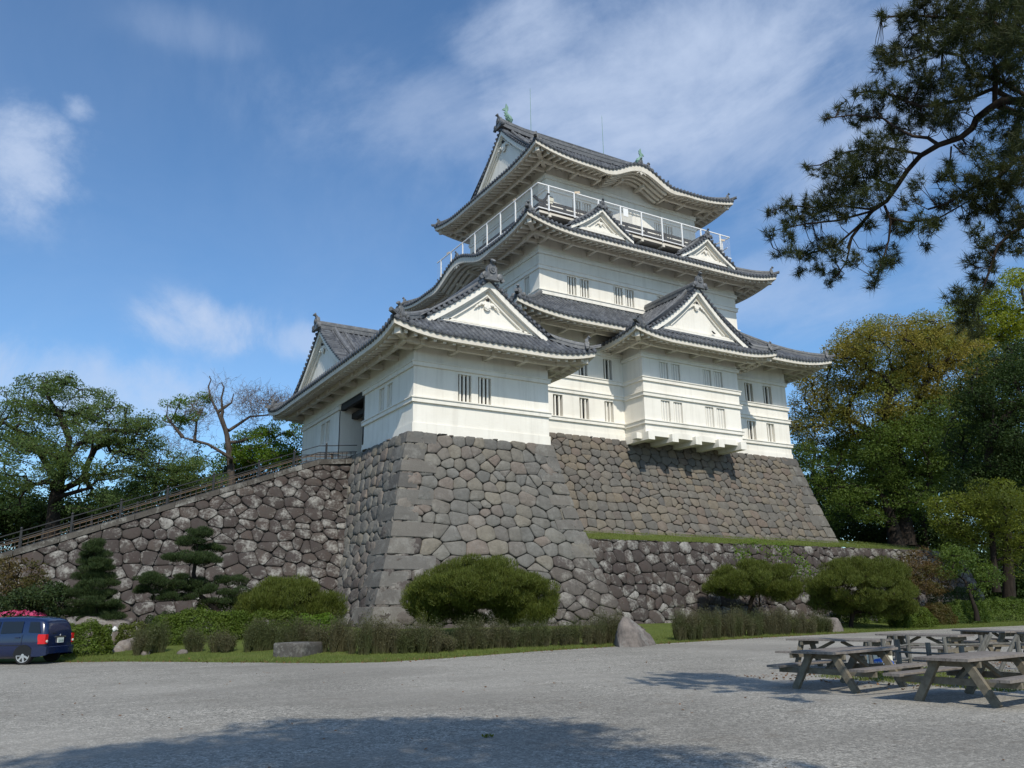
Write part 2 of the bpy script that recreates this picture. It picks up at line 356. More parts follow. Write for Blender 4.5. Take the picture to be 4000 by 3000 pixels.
# ---------------------------------------------------------------- castle: shared builders
def frames(x0, x1, y0, y1):
    """the four sides of a rectangle: corner, direction along the side, direction inward, length"""
    return {'F': (A(x0, y0), A(1, 0), A(0, 1), x1-x0), 'L': (A(x0, y1), A(0, -1), A(1, 0), y1-y0),
            'R': (A(x1, y0), A(0, 1), A(-1, 0), y1-y0), 'B': (A(x1, y1), A(-1, 0), A(0, -1), x1-x0)}
def P3(O, U, N, u, h, z):
    u, h, z = np.broadcast_arrays(np.asarray(u, float), np.asarray(h, float), np.asarray(z, float))
    xy = O+u[..., None]*U+h[..., None]*N
    return np.concatenate([xy, z[..., None]], -1)
RNG = np.random.default_rng(5)
def tile_side(mt, fr, zf, hmax, u0=0.0, u1=None, pitch=0.42, rr=0.118, seg=0.5, ribs=True, hstart=None, eave=True):
    """one tiled slope: pan surface, rows of round cover tiles with end discs, scalloped eave"""
    O, U, N, L = fr
    u1 = L if u1 is None else u1
    n = max(2, int(round((u1-u0)/pitch))); p = (u1-u0)/n
    us = np.linspace(u0, u1, n+1); J = 10
    hm = np.array([max(hmax(min(max(u, u0+1e-3), u1-1e-3)), 1e-3) for u in us])
    hs = np.zeros(n+1) if hstart is None else np.array([hstart(u) for u in us])
    tt = np.linspace(0, 1, J+1)
    H = hs[:, None]+(hm-hs)[:, None]*tt[None]; UU = np.repeat(us[:, None], J+1, 1)
    mt.grid(P3(O, U, N, UU, H, zf(UU, H)), RNG.random(n*J)*0.6)
    if eave:     # scalloped pan-tile lips
        uu = np.linspace(u0, u1, 2*n+1); dz = np.where(np.arange(2*n+1) % 2 == 0, 0.07, 0.17)
        z = zf(uu, uu*0)
        mt.grid(np.stack([P3(O, U, N, uu, uu*0-0.03, z+0.02), P3(O, U, N, uu, uu*0-0.03, z-dz), P3(O, U, N, uu, uu*0+0.12, z-dz)], 1), 0.3)
    if not ribs: return
    an = np.linspace(0, pi, 5)
    for k in range(n):
        u = u0+(k+0.5)*p; hmx = hmax(u); h0 = (-0.06 if hstart is None else hstart(u))
        if hmx-h0 < 0.2: continue
        K = max(1, int(math.ceil((hmx-h0)/seg))); e = np.linspace(h0, hmx, K+1)
        h = np.stack([e[:-1], e[1:]-1e-3], 1).ravel()
        r = np.tile([rr*1.10, rr*0.93], K); z = zf(np.full(len(h), u), np.maximum(h, 0))
        V = P3(O, U, N, u+r[:, None]*np.cos(an)[None], np.repeat(h[:, None], 5, 1), z[:, None]-0.03+1.15*r[:, None]*np.sin(an)[None]).reshape(-1, 3)
        i = np.arange(2*K-1)[:, None]*5; j = np.arange(4)[None]
        f = np.stack([i+j, i+j+1, i+6+j, i+5+j], -1).reshape(-1, 4)
        mt.add(V, f, np.repeat(RNG.random(2*K-1), 4))
        if eave and h0 < 0:
            c = P3(O, U, N, u, -0.07, z[0]+0.03)
            mt.lathe([(rr*1.12, 0), (rr*1.12, 0.16)], c, (N[0], N[1], 0), 10, 0.35+0.3*RNG.random())
            mt.lathe([(rr*0.62, -0.015), (rr*0.62, 0.02)], c, (N[0], N[1], 0), 8, 0.9)
def eave_side(me, fr, zf, ze, o, base_o=None, pitch=0.63, arm=2.45, skip=None, u_lo=None, u_hi=None, hip0=True, hip1=True, barge=None):
    """plaster eave under a tiled slope: fascia, soffit, rafters, purlin on bracket arms"""
    O, U, N, L = fr
    n = max(12, int(L/0.45)); tau = np.linspace(0, 1, n+1)
    def ring(h, dz):
        lo = h if hip0 else 0; hi = h if hip1 else 0
        u = lo+(L-lo-hi)*tau
        ed = zf(L*tau, tau*0)
        return u, ed, h, dz
    def pt(h, dz, k=1.0):
        u, ed, h, dz = ring(h, dz)
        return P3(O, U, N, u, u*0+h, ze+(ed-ze)*k+dz)
    th = np.full(n+1, 0.30)
    if barge is not None: th = th+barge(L*tau)
    a = [pt(0.02, -0.10), pt(0.05, -0.22)]
    bt = pt(0.07, -0.12); bt[:, 2] -= th
    bi = pt(0.34, -0.12); bi[:, 2] -= th
    inn = pt(0.36, -0.22)
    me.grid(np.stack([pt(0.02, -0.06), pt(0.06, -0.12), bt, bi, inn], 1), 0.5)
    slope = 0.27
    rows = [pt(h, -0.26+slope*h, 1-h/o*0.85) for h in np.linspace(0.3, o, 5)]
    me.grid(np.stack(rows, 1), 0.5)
    def zs(u, h):
        k = min(max(u/L, 0), 1); ed = float(zf(np.array([u]), np.array([0.0]))[0])
        return ze+(ed-ze)*(1-h/o*0.85)-0.36+slope*h
    # rafters
    m = int(round(L/pitch))
    for i in range(m+1):
        u = (i+0.5)*L/(m+1)
        if skip and skip(u): continue
        hm = min(o, u if hip0 else o, (L-u) if hip1 else o)
        h0 = 0.33
        if hm-h0 < 0.12: continue
        ct = []
        for h in (h0, hm):
            z = zs(u, h)
            for du in (-0.105, 0.105):
                for dz in (0.14, -0.26): ct.append(P3(O, U, N, u+du, h, z+dz))
        me.add(np.array(ct), np.array([(0, 2, 3, 1), (4, 5, 7, 6), (0, 1, 5, 4), (2, 6, 7, 3), (0, 4, 6, 2), (1, 3, 7, 5)]), 0.5)
    # purlin
    hp = 0.56*o
    lo, hi = (hp if hip0 else 0), (L-hp if hip1 else L)
    uu = np.linspace(lo, hi, 24)
    keep = [not (skip and skip(u)) for u in uu]
    run = []
    def flush():
        if len(run) > 1:
            P = [P3(O, U, N, u, hp, zs(u, hp)-0.24) for u in run]
            me.sweep([(-0.13, -0.30), (0.13, -0.30), (0.13, 0.03), (-0.13, 0.03)], P, A(N[0], N[1], 0))
    for u, k in zip(uu, keep):
        if k: run.append(u)
        else: flush(); run = []
    flush()
    # arms
    m = max(1, int(round((L-2*o)/arm)))
    for i in range(m+1):
        u = o+(L-2*o)*(i+0.0)/m
        if i == 0 and not hip0 and False: continue
        z = zs(u, hp)-0.24-0.30
        p0 = P3(O, U, N, u, hp-0.25, z+0.10); p1 = P3(O, U, N, u, o+0.02, z+0.10)
        me.beam(p0, p1, 0.26, 0.30)
    # hip rafters
    for flag, s in ((hip0, 0), (hip1, 1)):
        if not flag: continue
        def q(h): return P3(O, U, N, (h if s == 0 else L-h), h, 0)
        ed = float(zf(np.array([1e-3 if s == 0 else L-1e-3]), np.array([0.0]))[0])
        p0 = q(0.40); p0[2] = ed-0.66; p1 = q(o+0.05); p1[2] = ze-0.36+slope*o-0.30
        if s == 0: me.beam(p0, p1, 0.36, 0.46)
RIDGE = [(-.5, -.1), (-.5, .18), (-.42, .20), (-.42, .42), (-.48, .44), (-.48, .58), (-.38, .60), (-.36, .80), (-.20, .98), (0, 1.05), (.20, .98), (.36, .80), (.38, .60), (.48, .58), (.48, .44), (.42, .42), (.42, .20), (.5, .18), (.5, -.1)]
def ridge(mb, P, lat, w, h):
    mb.sweep([(a*w, b*h) for a, b in RIDGE], P, lat, r=0.45+0.3*RNG.random())
def onigawara(mb, p, d, s):
    """ridge-end tile: shouldered plate with boss, side scrolls and a tilted roll tile on top"""
    if isinstance(mb, Pieces): mb.next()
    d = A(d[0], d[1], 0); d /= np.linalg.norm(d); t = A(-d[1], d[0], 0); p = np.asarray(p, float)
    pl = [(-.62, -.25), (-.66, .15), (-.42, .30), (-.40, .72), (-.22, .98), (.22, .98), (.40, .72), (.42, .30), (.66, .15), (.62, -.25)]
    mb.poly([(a*s, b*s) for a, b in pl], p-d*.16*s, t, A(0, 0, 1), d, .32*s, .55)
    mb.lathe([(.27*s, .14*s), (.27*s, .24*s), (.17*s, .24*s), (.17*s, .2*s)], p+A(0, 0, .52*s), d, 12, .8)
    mb.lathe([(.12*s, .1*s), (.12*s, .27*s)], p+A(0, 0, .52*s), d, 8, .3)
    for q in (-1, 1):
        c = p+t*q*.62*s+A(0, 0, .08*s)
        mb.lathe([(.24*s, -.14*s), (.24*s, .2*s), (.12*s, .25*s)], c, d, 10, .7)
        mb.lathe([(.15*s, -.1*s), (.15*s, .16*s)], c+t*q*.26*s-A(0, 0, .22*s), d, 8, .5)
    a = d*.72+A(0, 0, .70)
    c = p+A(0, 0, .92*s)-d*.05*s
    mb.tube([c, c+a*.42*s], [.13*s, .14*s], 9, True, .4)
    mb.lathe([(.20*s, 0), (.20*s, .10*s), (.12*s, .12*s)], c+a*.40*s, a, 10, .9)
def gegyo(mw, md, c, t, d, s):
    """carved plaster pendant under the gable peak, with its dark hexagonal boss"""
    t = A(t[0], t[1], 0); d = A(d[0], d[1], 0); Z = A(0, 0, 1)
    body = [(0, -.95), (.16, -.90), (.30, -.78), (.36, -.60), (.30, -.42), (.40, -.30), (.30, -.12), (.16, .05), (.12, .35), (-.12, .35), (-.16, .05), (-.30, -.12), (-.40, -.30), (-.30, -.42), (-.36, -.60), (-.30, -.78), (-.16, -.90)]
    mw.poly([(a*s, b*s) for a, b in body], c, t, Z, d, .10*s)
    mw.poly([(a*s*.62, b*s*.62-.22*s) for a, b in body], c+d*.10*s, t, Z, d, .05*s)
    for q in (-1, 1):
        wing = [(.30, -.30), (.52, -.46), (.72, -.44), (.80, -.58), (1.02, -.62), (1.12, -.78), (1.40, -.88), (1.22, -.66), (1.10, -.50), (.92, -.42), (.80, -.24), (.60, -.14), (.42, -.10)]
        pts = [(a*s*q, b*s) for a, b in wing]
        mw.poly(pts if q > 0 else pts[::-1], c, t, Z, d, .09*s)
        for k, (a, b, r) in enumerate(((.22, -.58, .15), (.60, -.32, .12), (.92, -.52, .10))):
            mw.lathe([(r*s, .06*s), (r*s, .15*s), (r*.55*s, .17*s)], c+t*a*q*s+Z*b*s, d, 10)
    md.lathe([(.19*s, .05*s), (.19*s, .20*s), (.07*s, .26*s)], c+Z*.12*s, d, 6, .1)
def gable(par, C, T, D, zt, hw, zb, pend=0.62, board=0.42, rid=0.8, oni=0.62, disc=0.42):
    """front of a gable: plaster panel, raking boards, base mouldings, pendant, verge tiles and side ridges.
    C = foot of the gable plane, T = along it, D = outward, zt(t) = tile height at distance t from the ridge"""
    C = A(*C, 0); T3 = A(*T, 0); D3 = A(*D, 0); Z = A(0, 0, 1)
    g = MB(); dk = MB(); tl = MB(); rg = MB()
    ts = np.linspace(0, hw, 16)
    for q in (-1, 1):
        P = [C+T3*q*t+D3*0.30+Z*zt(t) for t in ts]
        g.sweep([(0.06, -.12), (.06, -.12-board), (-.36, -.12-board), (-.36, -.12)], P, D3)
        P2 = [C+T3*q*t+Z*(zt(t)-board-.10) for t in ts*0.965]
        g.sweep([(.16, 0), (.16, -.17), (-.12, -.17), (-.12, 0)], P2, D3)
        P3_ = [C+T3*q*t+Z*(zt(t)-board-.50) for t in ts*0.93 if zt(t)-board-.5 > zb+.2]
        g.sweep([(.07, 0), (.07, -.10), (-.1, -.10), (-.1, 0)], P3_, D3)
        # verge: dark edge and round tile ends looking out of the gable
        tl.sweep([(.44, .05), (.44, -.10), (-.1, -.10), (-.1, .05)], [C+T3*q*t+Z*zt(t) for t in ts], D3, r=.25)
        arc = np.concatenate([[0], np.cumsum(np.hypot(np.diff(ts), np.diff([zt(t) for t in ts])))])
        for a in np.arange(disc*.55, arc[-1], disc):
            t = np.interp(a, arc, ts); c = C+T3*q*t+Z*(zt(t)+.06)
            tl.lathe([(.125, -.35), (.125, .52)], c, D3, 9, RNG.random())
            tl.lathe([(.07, .50), (.07, .535)], c, D3, 7, .95)
        if rid:
            tk = np.linspace(.25, hw-.35, 12)
            ridge(rg, [C+T3*q*t-D3*rid+Z*(zt(t)+.06) for t in tk], D3, .36, .36)
            ridge(rg, [C+T3*q*t-D3*(rid+.75)+Z*(zt(t)+.06) for t in tk], D3, .26, .2)
    n = len(ts); tt = np.concatenate([-ts[::-1], ts[1:]])
    top = np.array([C+T3*t+D3*(-.08)+Z*(zt(abs(t))-.25) for t in tt]); bot = np.array([C+T3*t+D3*(-.08)+Z*min(zb, zt(abs(t))-.3) for t in tt])
    g.grid(np.stack([bot, top], 1))
    w = hw*.78
    for k, (dz, h, d, f) in enumerate(((-.12, .20, .16, 1.0), (.14, .12, .07, .90))):
        g.obb(C+Z*(zb+dz+h/2)+D3*(d/2-.06), T3*w*f, D3*(d/2+.06), Z*h/2)
    gp = g.build('gable', M['plaster'], par)
    ge = MB(); gegyo(ge, dk, C+D3*0.02+Z*(zt(0)-board-.95), T, D, pend)
    ge.build('pendant', M['plaster'], gp); dk.build('boss', M['timber'], gp)
    tl.build('verge_tiles', M['tile'], gp)
    if rg.V: rg.build('gable_ridge', M['ridge'], gp)
    return gp
def wall_side(mw, fr, z0, z1, ops=(), depth=0.42, off=0.0):
    """flat wall of one side with recessed openings (u0,u1,za,zb); U runs along the side, the outside is -N"""
    O, U, N, L = fr
    us = sorted({0.0, L}|{a for q in ops for a in q[:2]}); zs = sorted({z0, z1}|{a for q in ops for a in q[2:4]})
    for i in range(len(us)-1):
        for j in range(len(zs)-1):
            uc, zc = (us[i]+us[i+1])/2, (zs[j]+zs[j+1])/2
            if any(q[0] < uc < q[1] and q[2] < zc < q[3] for q in ops): continue
            mw.add([P3(O, U, N, u, off, z) for u, z in ((us[i], zs[j]), (us[i+1], zs[j]), (us[i+1], zs[j+1]), (us[i], zs[j+1]))], [(0, 1, 2, 3)])
    for (a, b, c, d) in ops:
        for (q, w) in (((a, c), (b, c)), ((b, c), (b, d)), ((b, d), (a, d)), ((a, d), (a, c))):
            mw.add([P3(O, U, N, q[0], off, q[1]), P3(O, U, N, w[0], off, w[1]), P3(O, U, N, w[0], off+depth, w[1]), P3(O, U, N, q[0], off+depth, q[1])], [(0, 1, 2, 3)])
def window(par, fr, ops, nb=3, depth=0.42, style='d'):
    """barred castle window: recess back (dark, or a pale closed shutter) with plaster bars set into the opening"""
    O, U, N, L = fr
    b = MB(); bars = MB()
    for k, (a, c, z0, z1) in enumerate(ops):
        st = style[k % len(style)]
        b.add([P3(O, U, N, u, depth, z) for u, z in ((a-.02, z0-.02), (c+.02, z0-.02), (c+.02, z1+.02), (a-.02, z1+.02))], [(0, 1, 2, 3)])
        if st != 'd':
            e = c-.02 if st == 'c' else a+(c-a)*.55
            b.add([P3(O, U, N, u, depth-.09, z) for u, z in ((a+.02, z0+.02), (e, z0+.02), (e, z1-.02), (a+.02, z1-.02))], [(0, 1, 2, 3)], 1.0)
        w = c-a; bw = w*.125
        for i in range(nb):
            u = a+w*(i+.72)/(nb+.44)
            q0 = P3(O, U, N, u, .16, z0-.01); q1 = P3(O, U, N, u, .16, z1+.01)
            bars.beam(q0, q1, bw, .13, (N[0], N[1], 0))
    me = b.build('window', M['dark'], par, fix=False)
    me.data.materials.append(M['shutter'])
    rv = np.zeros(len(me.data.polygons), np.float32); me.data.attributes['rnd'].data.foreach_get('value', rv)
    me.data.polygons.foreach_set('material_index', (rv > .9).astype(np.int32)); me.data.update()
    bars.build('window_bars', M['plaster'], me)
    return me
def band(mb, rect, z0, z1, out=0.13, sides='FLR', cut=None):
    """string course around a block: a flat band under a thin projecting lip"""
    x0, x1, y0, y1 = rect
    for (a, b, d) in ((z0, z1-.07, out), (z1-.07, z1, out+.06)):
        o = [(x0-d, y0-d), (x1+d, y0-d), (x1+d, y1+d), (x0-d, y1+d)]; i = [(x0+.02, y0+.02), (x1-.02, y0+.02), (x1-.02, y1-.02), (x0+.02, y1-.02)]
        segs = {'F': (0, 1), 'R': (1, 2), 'B': (2, 3), 'L': (3, 0)}
        for sd in sides:
            p, q = segs[sd]; po, qo, pi_, qi = A(*o[p]), A(*o[q]), A(*i[p]), A(*i[q])
            if cut and sd in cut: parts = cut[sd]
            else: parts = [(0.0, 1.0)]
            for (f0, f1) in parts:
                v = []
                for z in (a, b):
                    for (X, Y) in ((po+(qo-po)*f0), (po+(qo-po)*f1), (pi_+(qi-pi_)*f1), (pi_+(qi-pi_)*f0)): v.append((X, Y, z))
                mb.add(v, [(0, 3, 2, 1), (4, 5, 6, 7), (0, 1, 5, 4), (1, 2, 6, 5), (2, 3, 7, 6), (3, 0, 4, 7)])
def profile(ze, a, b):
    return lambda h: ze+a*np.asarray(h, float)+b*np.asarray(h, float)**2
def lift(L, rise, D, lu=6.0, ends=(1, 1), pw=2.4):
    def f(u, h):
        u = np.asarray(u, float); h = np.asarray(h, float)
        d0 = np.maximum(u, h) if ends[0] else np.full(np.broadcast(u, h).shape, 99.0)
        d1 = np.maximum(L-u, h) if ends[1] else np.full(np.broadcast(u, h).shape, 99.0)
        g = lambda d: np.clip(1-d/lu, 0, 1)**pw
        return rise*(g(d0)+g(d1))*np.clip(1-h/D, 0, 1)
    return f
def hip_ridge(mb, corner, dirn, zf_h, h1, w=.40, hh=.42, oni=.62, steps=12, start=.35, mo=None):
    """curved ridge down a hip with its end tile; corner = eave corner (x,y), dirn = inward diagonal"""
    hs = np.linspace(start, h1, steps)
    if isinstance(mb, Pieces): mb.next()
    P = [A(corner[0]+dirn[0]*h, corner[1]+dirn[1]*h, zf_h(h)+.02) for h in hs]
    lat = A(-dirn[1], dirn[0], 0)/math.hypot(*dirn)
    ridge(mb, P, lat, w, hh)
    onigawara(mo or mb, P[0]+A(0, 0, .02), (-dirn[0], -dirn[1]), oni)
    # low tail ridge running out to the corner
    P2 = [A(corner[0]+dirn[0]*h, corner[1]+dirn[1]*h, zf_h(max(h, 0))+.04+(.10*(1-h/start) if h < start else 0)) for h in np.linspace(-.18, start, 4)]
    ridge(mb, P2, lat, .28, .2)
def skirt(par, rect, o, ze, rise, a, b, D, sides='FLR', kara=None, seg=.5, ribs='FLR', lu=6.0, oni=.62, hips=('FL', 'FR', 'BL')):
    """hipped skirt roof all round a block. kara = {side:(u_centre, half_width, height)} for an undulating gable"""
    x0, x1, y0, y1 = rect
    fr = frames(x0-o, x1+o, y0-o, y1+o)
    pr = profile(ze, a, b); mt = MB(); me = MB(); mr = Pieces(); mo = Pieces(); zfs = {}
    for s in 'FLRB':
        L = fr[s][3]; lf = lift(L, rise, D, lu); K = (kara or {}).get(s)
        if K:
            kf = lambda u, K=K: np.where(np.abs(np.asarray(u, float)-K[0]) < K[1], K[2]*.5*(1+np.cos(pi*np.clip((np.asarray(u, float)-K[0])/K[1], -1, 1))), 0)
            zf = lambda u, h, lf=lf, kf=kf: np.maximum(pr(h)+lf(u, h), np.where(kf(u) > .01, ze+kf(u)+.03*np.asarray(h, float), -99))
        else:
            kf = None; zf = lambda u, h, lf=lf: pr(h)+lf(u, h)
        zfs[s] = zf
        if s in sides:
            tile_side(mt, fr[s], zf, lambda u, L=L: min(D, u, L-u), seg=seg, ribs=s in ribs)
            sk = (lambda u, K=K: abs(u-K[0]) < K[1]*.86) if K else None
            bg = (lambda u, K=K: .26*np.clip(1.25-np.abs((u-K[0])/K[1]), 0, 1)**.5*(np.abs(u-K[0]) < 1.25*K[1])) if K else None
            eave_side(me, fr[s], zf, ze, o, skip=sk, barge=bg)
            if K: karahafu(me, mr, mo, fr[s], zf, kf, K, ze, o, D)
    zh = lambda h: float(pr(h)+rise*max(0, 1-h/lu)**2.4*max(0, 1-h/D))
    cr = {'FL': ((x0-o, y0-o), (1, 1)), 'FR': ((x1+o, y0-o), (-1, 1)), 'BL': ((x0-o, y1+o), (1, -1)), 'BR': ((x1+o, y1+o), (-1, -1))}
    for h in hips: hip_ridge(mr, *cr[h], zh, D, oni=oni, mo=mo)
    r = mt.build('tiled_roof', M['tile'], par)
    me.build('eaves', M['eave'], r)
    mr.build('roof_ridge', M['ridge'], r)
    mo.build('ridge_end_tile', M['ridge'], r)
    return r, zfs, fr
def karahafu(me, mr, mo, fr, zf, kf, K, ze, o, D):
    """dress of the undulating gable: curved soffit beams, a small carving and the ridge tiles above it"""
    O, U, N, L = fr; uc, hw, ht = K
    us = np.linspace(uc-hw*.80, uc+hw*.80, 25)
    for h0, th in ((.62, .24), (1.15, .22), (1.65, .22), (2.15, .22)):
        if h0 > o: break
        P = [P3(O, U, N, u, h0, ze+kf(u)-.42-.1*h0) for u in us]
        me.sweep([(-.14, -th), (.14, -th), (.14, .3), (-.14, .3)], P, A(N[0], N[1], 0))
    back = np.array([[P3(O, U, N, u, o+.06, ze-.9), P3(O, U, N, u, o+.06, ze+kf(u)-.1)] for u in us]); me.grid(back)
    soff = np.array([[P3(O, U, N, u, .34, ze+kf(u)-.42), P3(O, U, N, u, o+.08, ze+kf(u)-.40)] for u in us]); me.grid(soff)
    dk = A(-N[0], -N[1], 0)
    c = P3(O, U, N, uc, .16, ze+ht-.62)
    gegyo(me, me, c, U, dk[:2], .40)
    # ridge on top from the eave back into the roof, with its end tile
    hs = np.linspace(.15, 2.6, 6)
    mr.next(); ridge(mr, [P3(O, U, N, uc, h, max(float(zf(np.array([uc]), np.array([h]))[0]), ze+ht)+.02) for h in hs], A(U[0], U[1], 0), .36, .40)
    onigawara(mo, P3(O, U, N, uc, .12, ze+ht+.05), (-N[0], -N[1]), .5)
    for q in (-1, 1):
        u = uc+q*hw*.80
        onigawara(mo, P3(O, U, N, u, .25, float(zf(np.array([u]), np.array([.25]))[0])+.05), (-N[0], -N[1]), .42)
def fish(par, c, facing, s):
    """green copper dolphin-fish on the ridge end, head down, tail flung up"""
    f = A(*facing, 0); Z = A(0, 0, 1); t = A(-f[1], f[0], 0); mb = MB(); c = np.asarray(c, float)
    path = [(.30, .06), (.34, .26), (.22, .48), (.02, .70), (-.10, .95), (-.06, 1.18), (.02, 1.32)]
    mb.tube([c+f*a*s+Z*b*s for a, b in path], [x*s for x in (.24, .33, .30, .23, .16, .11, .07)], 9)
    mb.lathe([(.20*s, -.1*s), (.24*s, .05*s), (.12*s, .22*s)], c+f*.34*s+Z*.12*s, f-Z*.3, 9)
    tail = [(.0, 1.12), (.56, 1.16), (.40, 1.38), (.20, 1.46), (.10, 2.0), (-.16, 1.66), (-.16, 1.3)]
    mb.poly([(a*s, b*s) for a, b in tail], c-t*.045*s, f*-1, Z, t, .09*s)
    dors = [(-.02, .30), (-.22, .36), (-.14, .5), (-.34, .62), (-.22, .78), (-.36, .95), (-.18, 1.05), (-.06, .95), (-.0, .7)]
    mb.poly([(-a*s, b*s) for a, b in dors], c-t*.035*s, f*-1, Z, t, .07*s)
    for q in (-1, 1):
        fin = [(.30, .30), (.10, .52), (-.05, .60), (.02, .42), (.14, .24)]
        mb.poly([(-a*s, b*s) for a, b in fin], c+t*q*.24*s, f*-1, Z, t*q, .05*s)
    return mb.build('fish_ornament', M['copper'], par)
# ---------------------------------------------------------------- the castle keep
X1L, X1R, Y1F, Y1B = 32.15, 59.72, 50.575, 74.95       # first storey
X3L, X3R, Y3F, Y3B = 34.74, 57.07, 53.22, 72.45        # middle storey
X4L, X4R, Y4F, Y4B = 37.14, 54.79, 55.51, 69.75        # top storey
BX0, BX1, BY = 40.76, 51.05, 48.116                    # projecting bay
keep = thing('castle_keep', 'large white plastered castle keep with tiers of curved grey tiled roofs on a stone base', 'castle', (X1L, Y1F, 12.3))
fr1 = frames(X1L, X1R, Y1F, Y1B); fr3 = frames(X3L, X3R, Y3F, Y3B); fr4 = frames(X4L, X4R, Y4F, Y4B)
frb = frames(BX0, BX1, BY, Y1F+.1)
def F(x0, pairs): return [(a-x0, b-x0, c, d) for a, b, c, d in pairs]
# -- first storey wall
w1 = MB()
lo, up = (13.75, 15.43), (17.23, 18.88)
low = [[(33.98, 34.86, *lo)], [(36.42, 37.30, *lo)], [(38.82, 39.68, *lo)], [(54.40, 55.42, *lo)], [(56.80, 57.76, *lo)]]
upp = [[(34.02, 34.86, *up)], [(36.45, 37.30, *up)], [(38.86, 39.72, *up)], [(54.46, 55.46, *up)], [(56.75, 57.84, *up)]]
opsF = F(X1L, [q for g in low+upp for q in g])
wall_side(w1, fr1['F'], 11.2, 21.6, opsF)
for s in 'LRB': wall_side(w1, fr1[s], 11.2, 21.6)
r1 = (X1L, X1R, Y1F, Y1B)
for z0, z1 in ((13.41, 13.73), (15.63, 15.96), (16.82, 17.15), (19.09, 19.41)): band(w1, r1, z0, z1)
w1.box(X1L-.06, X1R+.06, Y1F-.06, Y1F+.05, 11.2, 12.80); w1.box(X1R-.05, X1R+.06, Y1F+.06, Y1B, 11.2, 12.80)
# -- bay
blo, bup = (13.71, 15.38), (17.14, 18.51)
bw = [[(42.46, 43.38, *blo), (43.74, 44.66, *blo)], [(47.10, 48.02, *blo), (48.36, 49.28, *blo)],
      [(42.54, 43.42, *bup), (43.76, 44.66, *bup)], [(47.15, 48.03, *bup), (48.37, 49.29, *bup)]]
wall_side(w1, frb['F'], 12.50, 20.6, F(BX0, [q for g in bw for q in g]))
wall_side(w1, frb['L'], 12.50, 20.6); wall_side(w1, frb['R'], 12.50, 20.6)
rb = (BX0, BX1, BY, Y1F)
for z0, z1 in ((13.34, 13.68), (15.56, 15.90), (16.76, 17.10), (18.66, 18.95)): band(w1, rb, z0, z1)
w1.box(BX0-.07, BX1+.07, BY-.07, Y1F, 12.42, 12.86)
w1.add([(BX0, BY, 12.43), (BX1, BY, 12.43), (BX1, Y1F, 12.40), (BX0, Y1F, 12.40)], [(0, 1, 2, 3)])
w1.build('wall', M['plaster'], keep)
cb = Pieces()
for x in (40.25, 42.0-1.06, 43.31, 45.73, 48.18, 50.65):
    z1 = 12.66; cb.next()
    if x < 40.5: cb.box(BX0-.62, BX0-.05, BY+.35, BY+.95, 12.20, z1); continue
    cb.box(x-.31, x+.31, BY-.45, Y1F+.3, 12.05, z1)
cb.build('corbel', M['plaster'], keep)
for g, st in zip(low, ('d', 'h', 'c', 'd', 'c')): window(keep, fr1['F'], F(X1L, g), 2, style=st)
for g, st in zip(upp, 'ddddd'): window(keep, fr1['F'], F(X1L, g), 2, style=st)
for g in bw: window(keep, frb['F'], F(BX0, g), 3, .22, 'c')
# -- first roof, bay roof
ro1, zf1, frr1 = skirt(keep, r1, 3.10, 20.75, .72, .50, .026, 5.75, hips=('FL', 'FR'))
def irimoya_front(par, rect, o, ze, rise, a, b, Yg, Dg, zb, hw, yback, name='tiled_roof', ridge_h=.62, oni=.95, lu=4.5, k=1.0):
    """hip-and-gable roof whose gable looks to the front (-Y); the ridge runs back along Y"""
    x0, x1, y0, y1 = rect; Wd = (x1-x0)/2+o; xc = (x0+x1)/2
    pr = profile(ze, a, b); fr = frames(x0-o, x1+o, y0-o, yback)
    mt = MB(); me = MB(); mr = Pieces(); mo = Pieces()
    L = fr['F'][3]; lf = lift(L, rise, 3.2, lu); zf = lambda u, h: pr(k*np.asarray(h, float))+lf(u, k*np.asarray(h, float))
    tile_side(mt, fr['F'], zf, lambda u: min(Dg+.15, u/k, (L-u)/k))
    eave_side(me, fr['F'], zf, ze, o)
    for s in 'LR':
        Ls = fr[s][3]; en = (0, 1) if s == 'L' else (1, 0)
        lf2 = lift(Ls, rise, 3.2, lu, en); zs = lambda u, h, lf2=lf2: pr(h)+lf2(u, h)
        def hm(u, s=s, Ls=Ls):
            d = Ls-u if s == 'L' else u
            return Wd if d > Dg-.30 else min(k*d, Wd)
        tile_side(mt, fr[s], zs, hm)
        eave_side(me, fr[s], zs, ze, o, hip0=bool(en[0]), hip1=bool(en[1]))
    zh = lambda h: float(pr(k*h)+rise*max(0, 1-k*h/lu)**2.4*max(0, 1-k*h/3.2))
    hip_ridge(mr, (x0-o, y0-o), (k, 1), zh, Dg+.3, mo=mo, oni=.60); hip_ridge(mr, (x1+o, y0-o), (-k, 1), zh, Dg+.3, mo=mo, oni=.60)
    zt = float(pr(Wd))
    n = 10; ys = np.linspace(Yg-.45, yback, n)
    mr.next(); ridge(mr, [A(xc, y, zt-.05) for y in ys], A(1, 0, 0), .52, ridge_h)
    onigawara(mo, A(xc, Yg-.55, zt+.05), (0, -1), oni)
    # shelf of flat tiles at the foot of the gable
    mr.next(); mr.box(xc-hw*.98, xc+hw*.98, Yg-.25, Yg-.02, float(pr(k*Dg))-.10, zb-.12, .4)
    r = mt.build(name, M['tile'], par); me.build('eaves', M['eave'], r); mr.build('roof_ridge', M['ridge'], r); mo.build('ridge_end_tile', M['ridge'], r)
    gable(par, (xc, Yg), (1, 0), (0, -1), lambda t: float(pr(Wd-t)), hw, zb)
    return r
irimoya_front(keep, (BX0, BX1, BY, Y1F), 2.42, 19.80, .55, .301, .0505, 47.05, 1.35, 20.95, 5.22, 53.3, oni=.85, k=1.7)
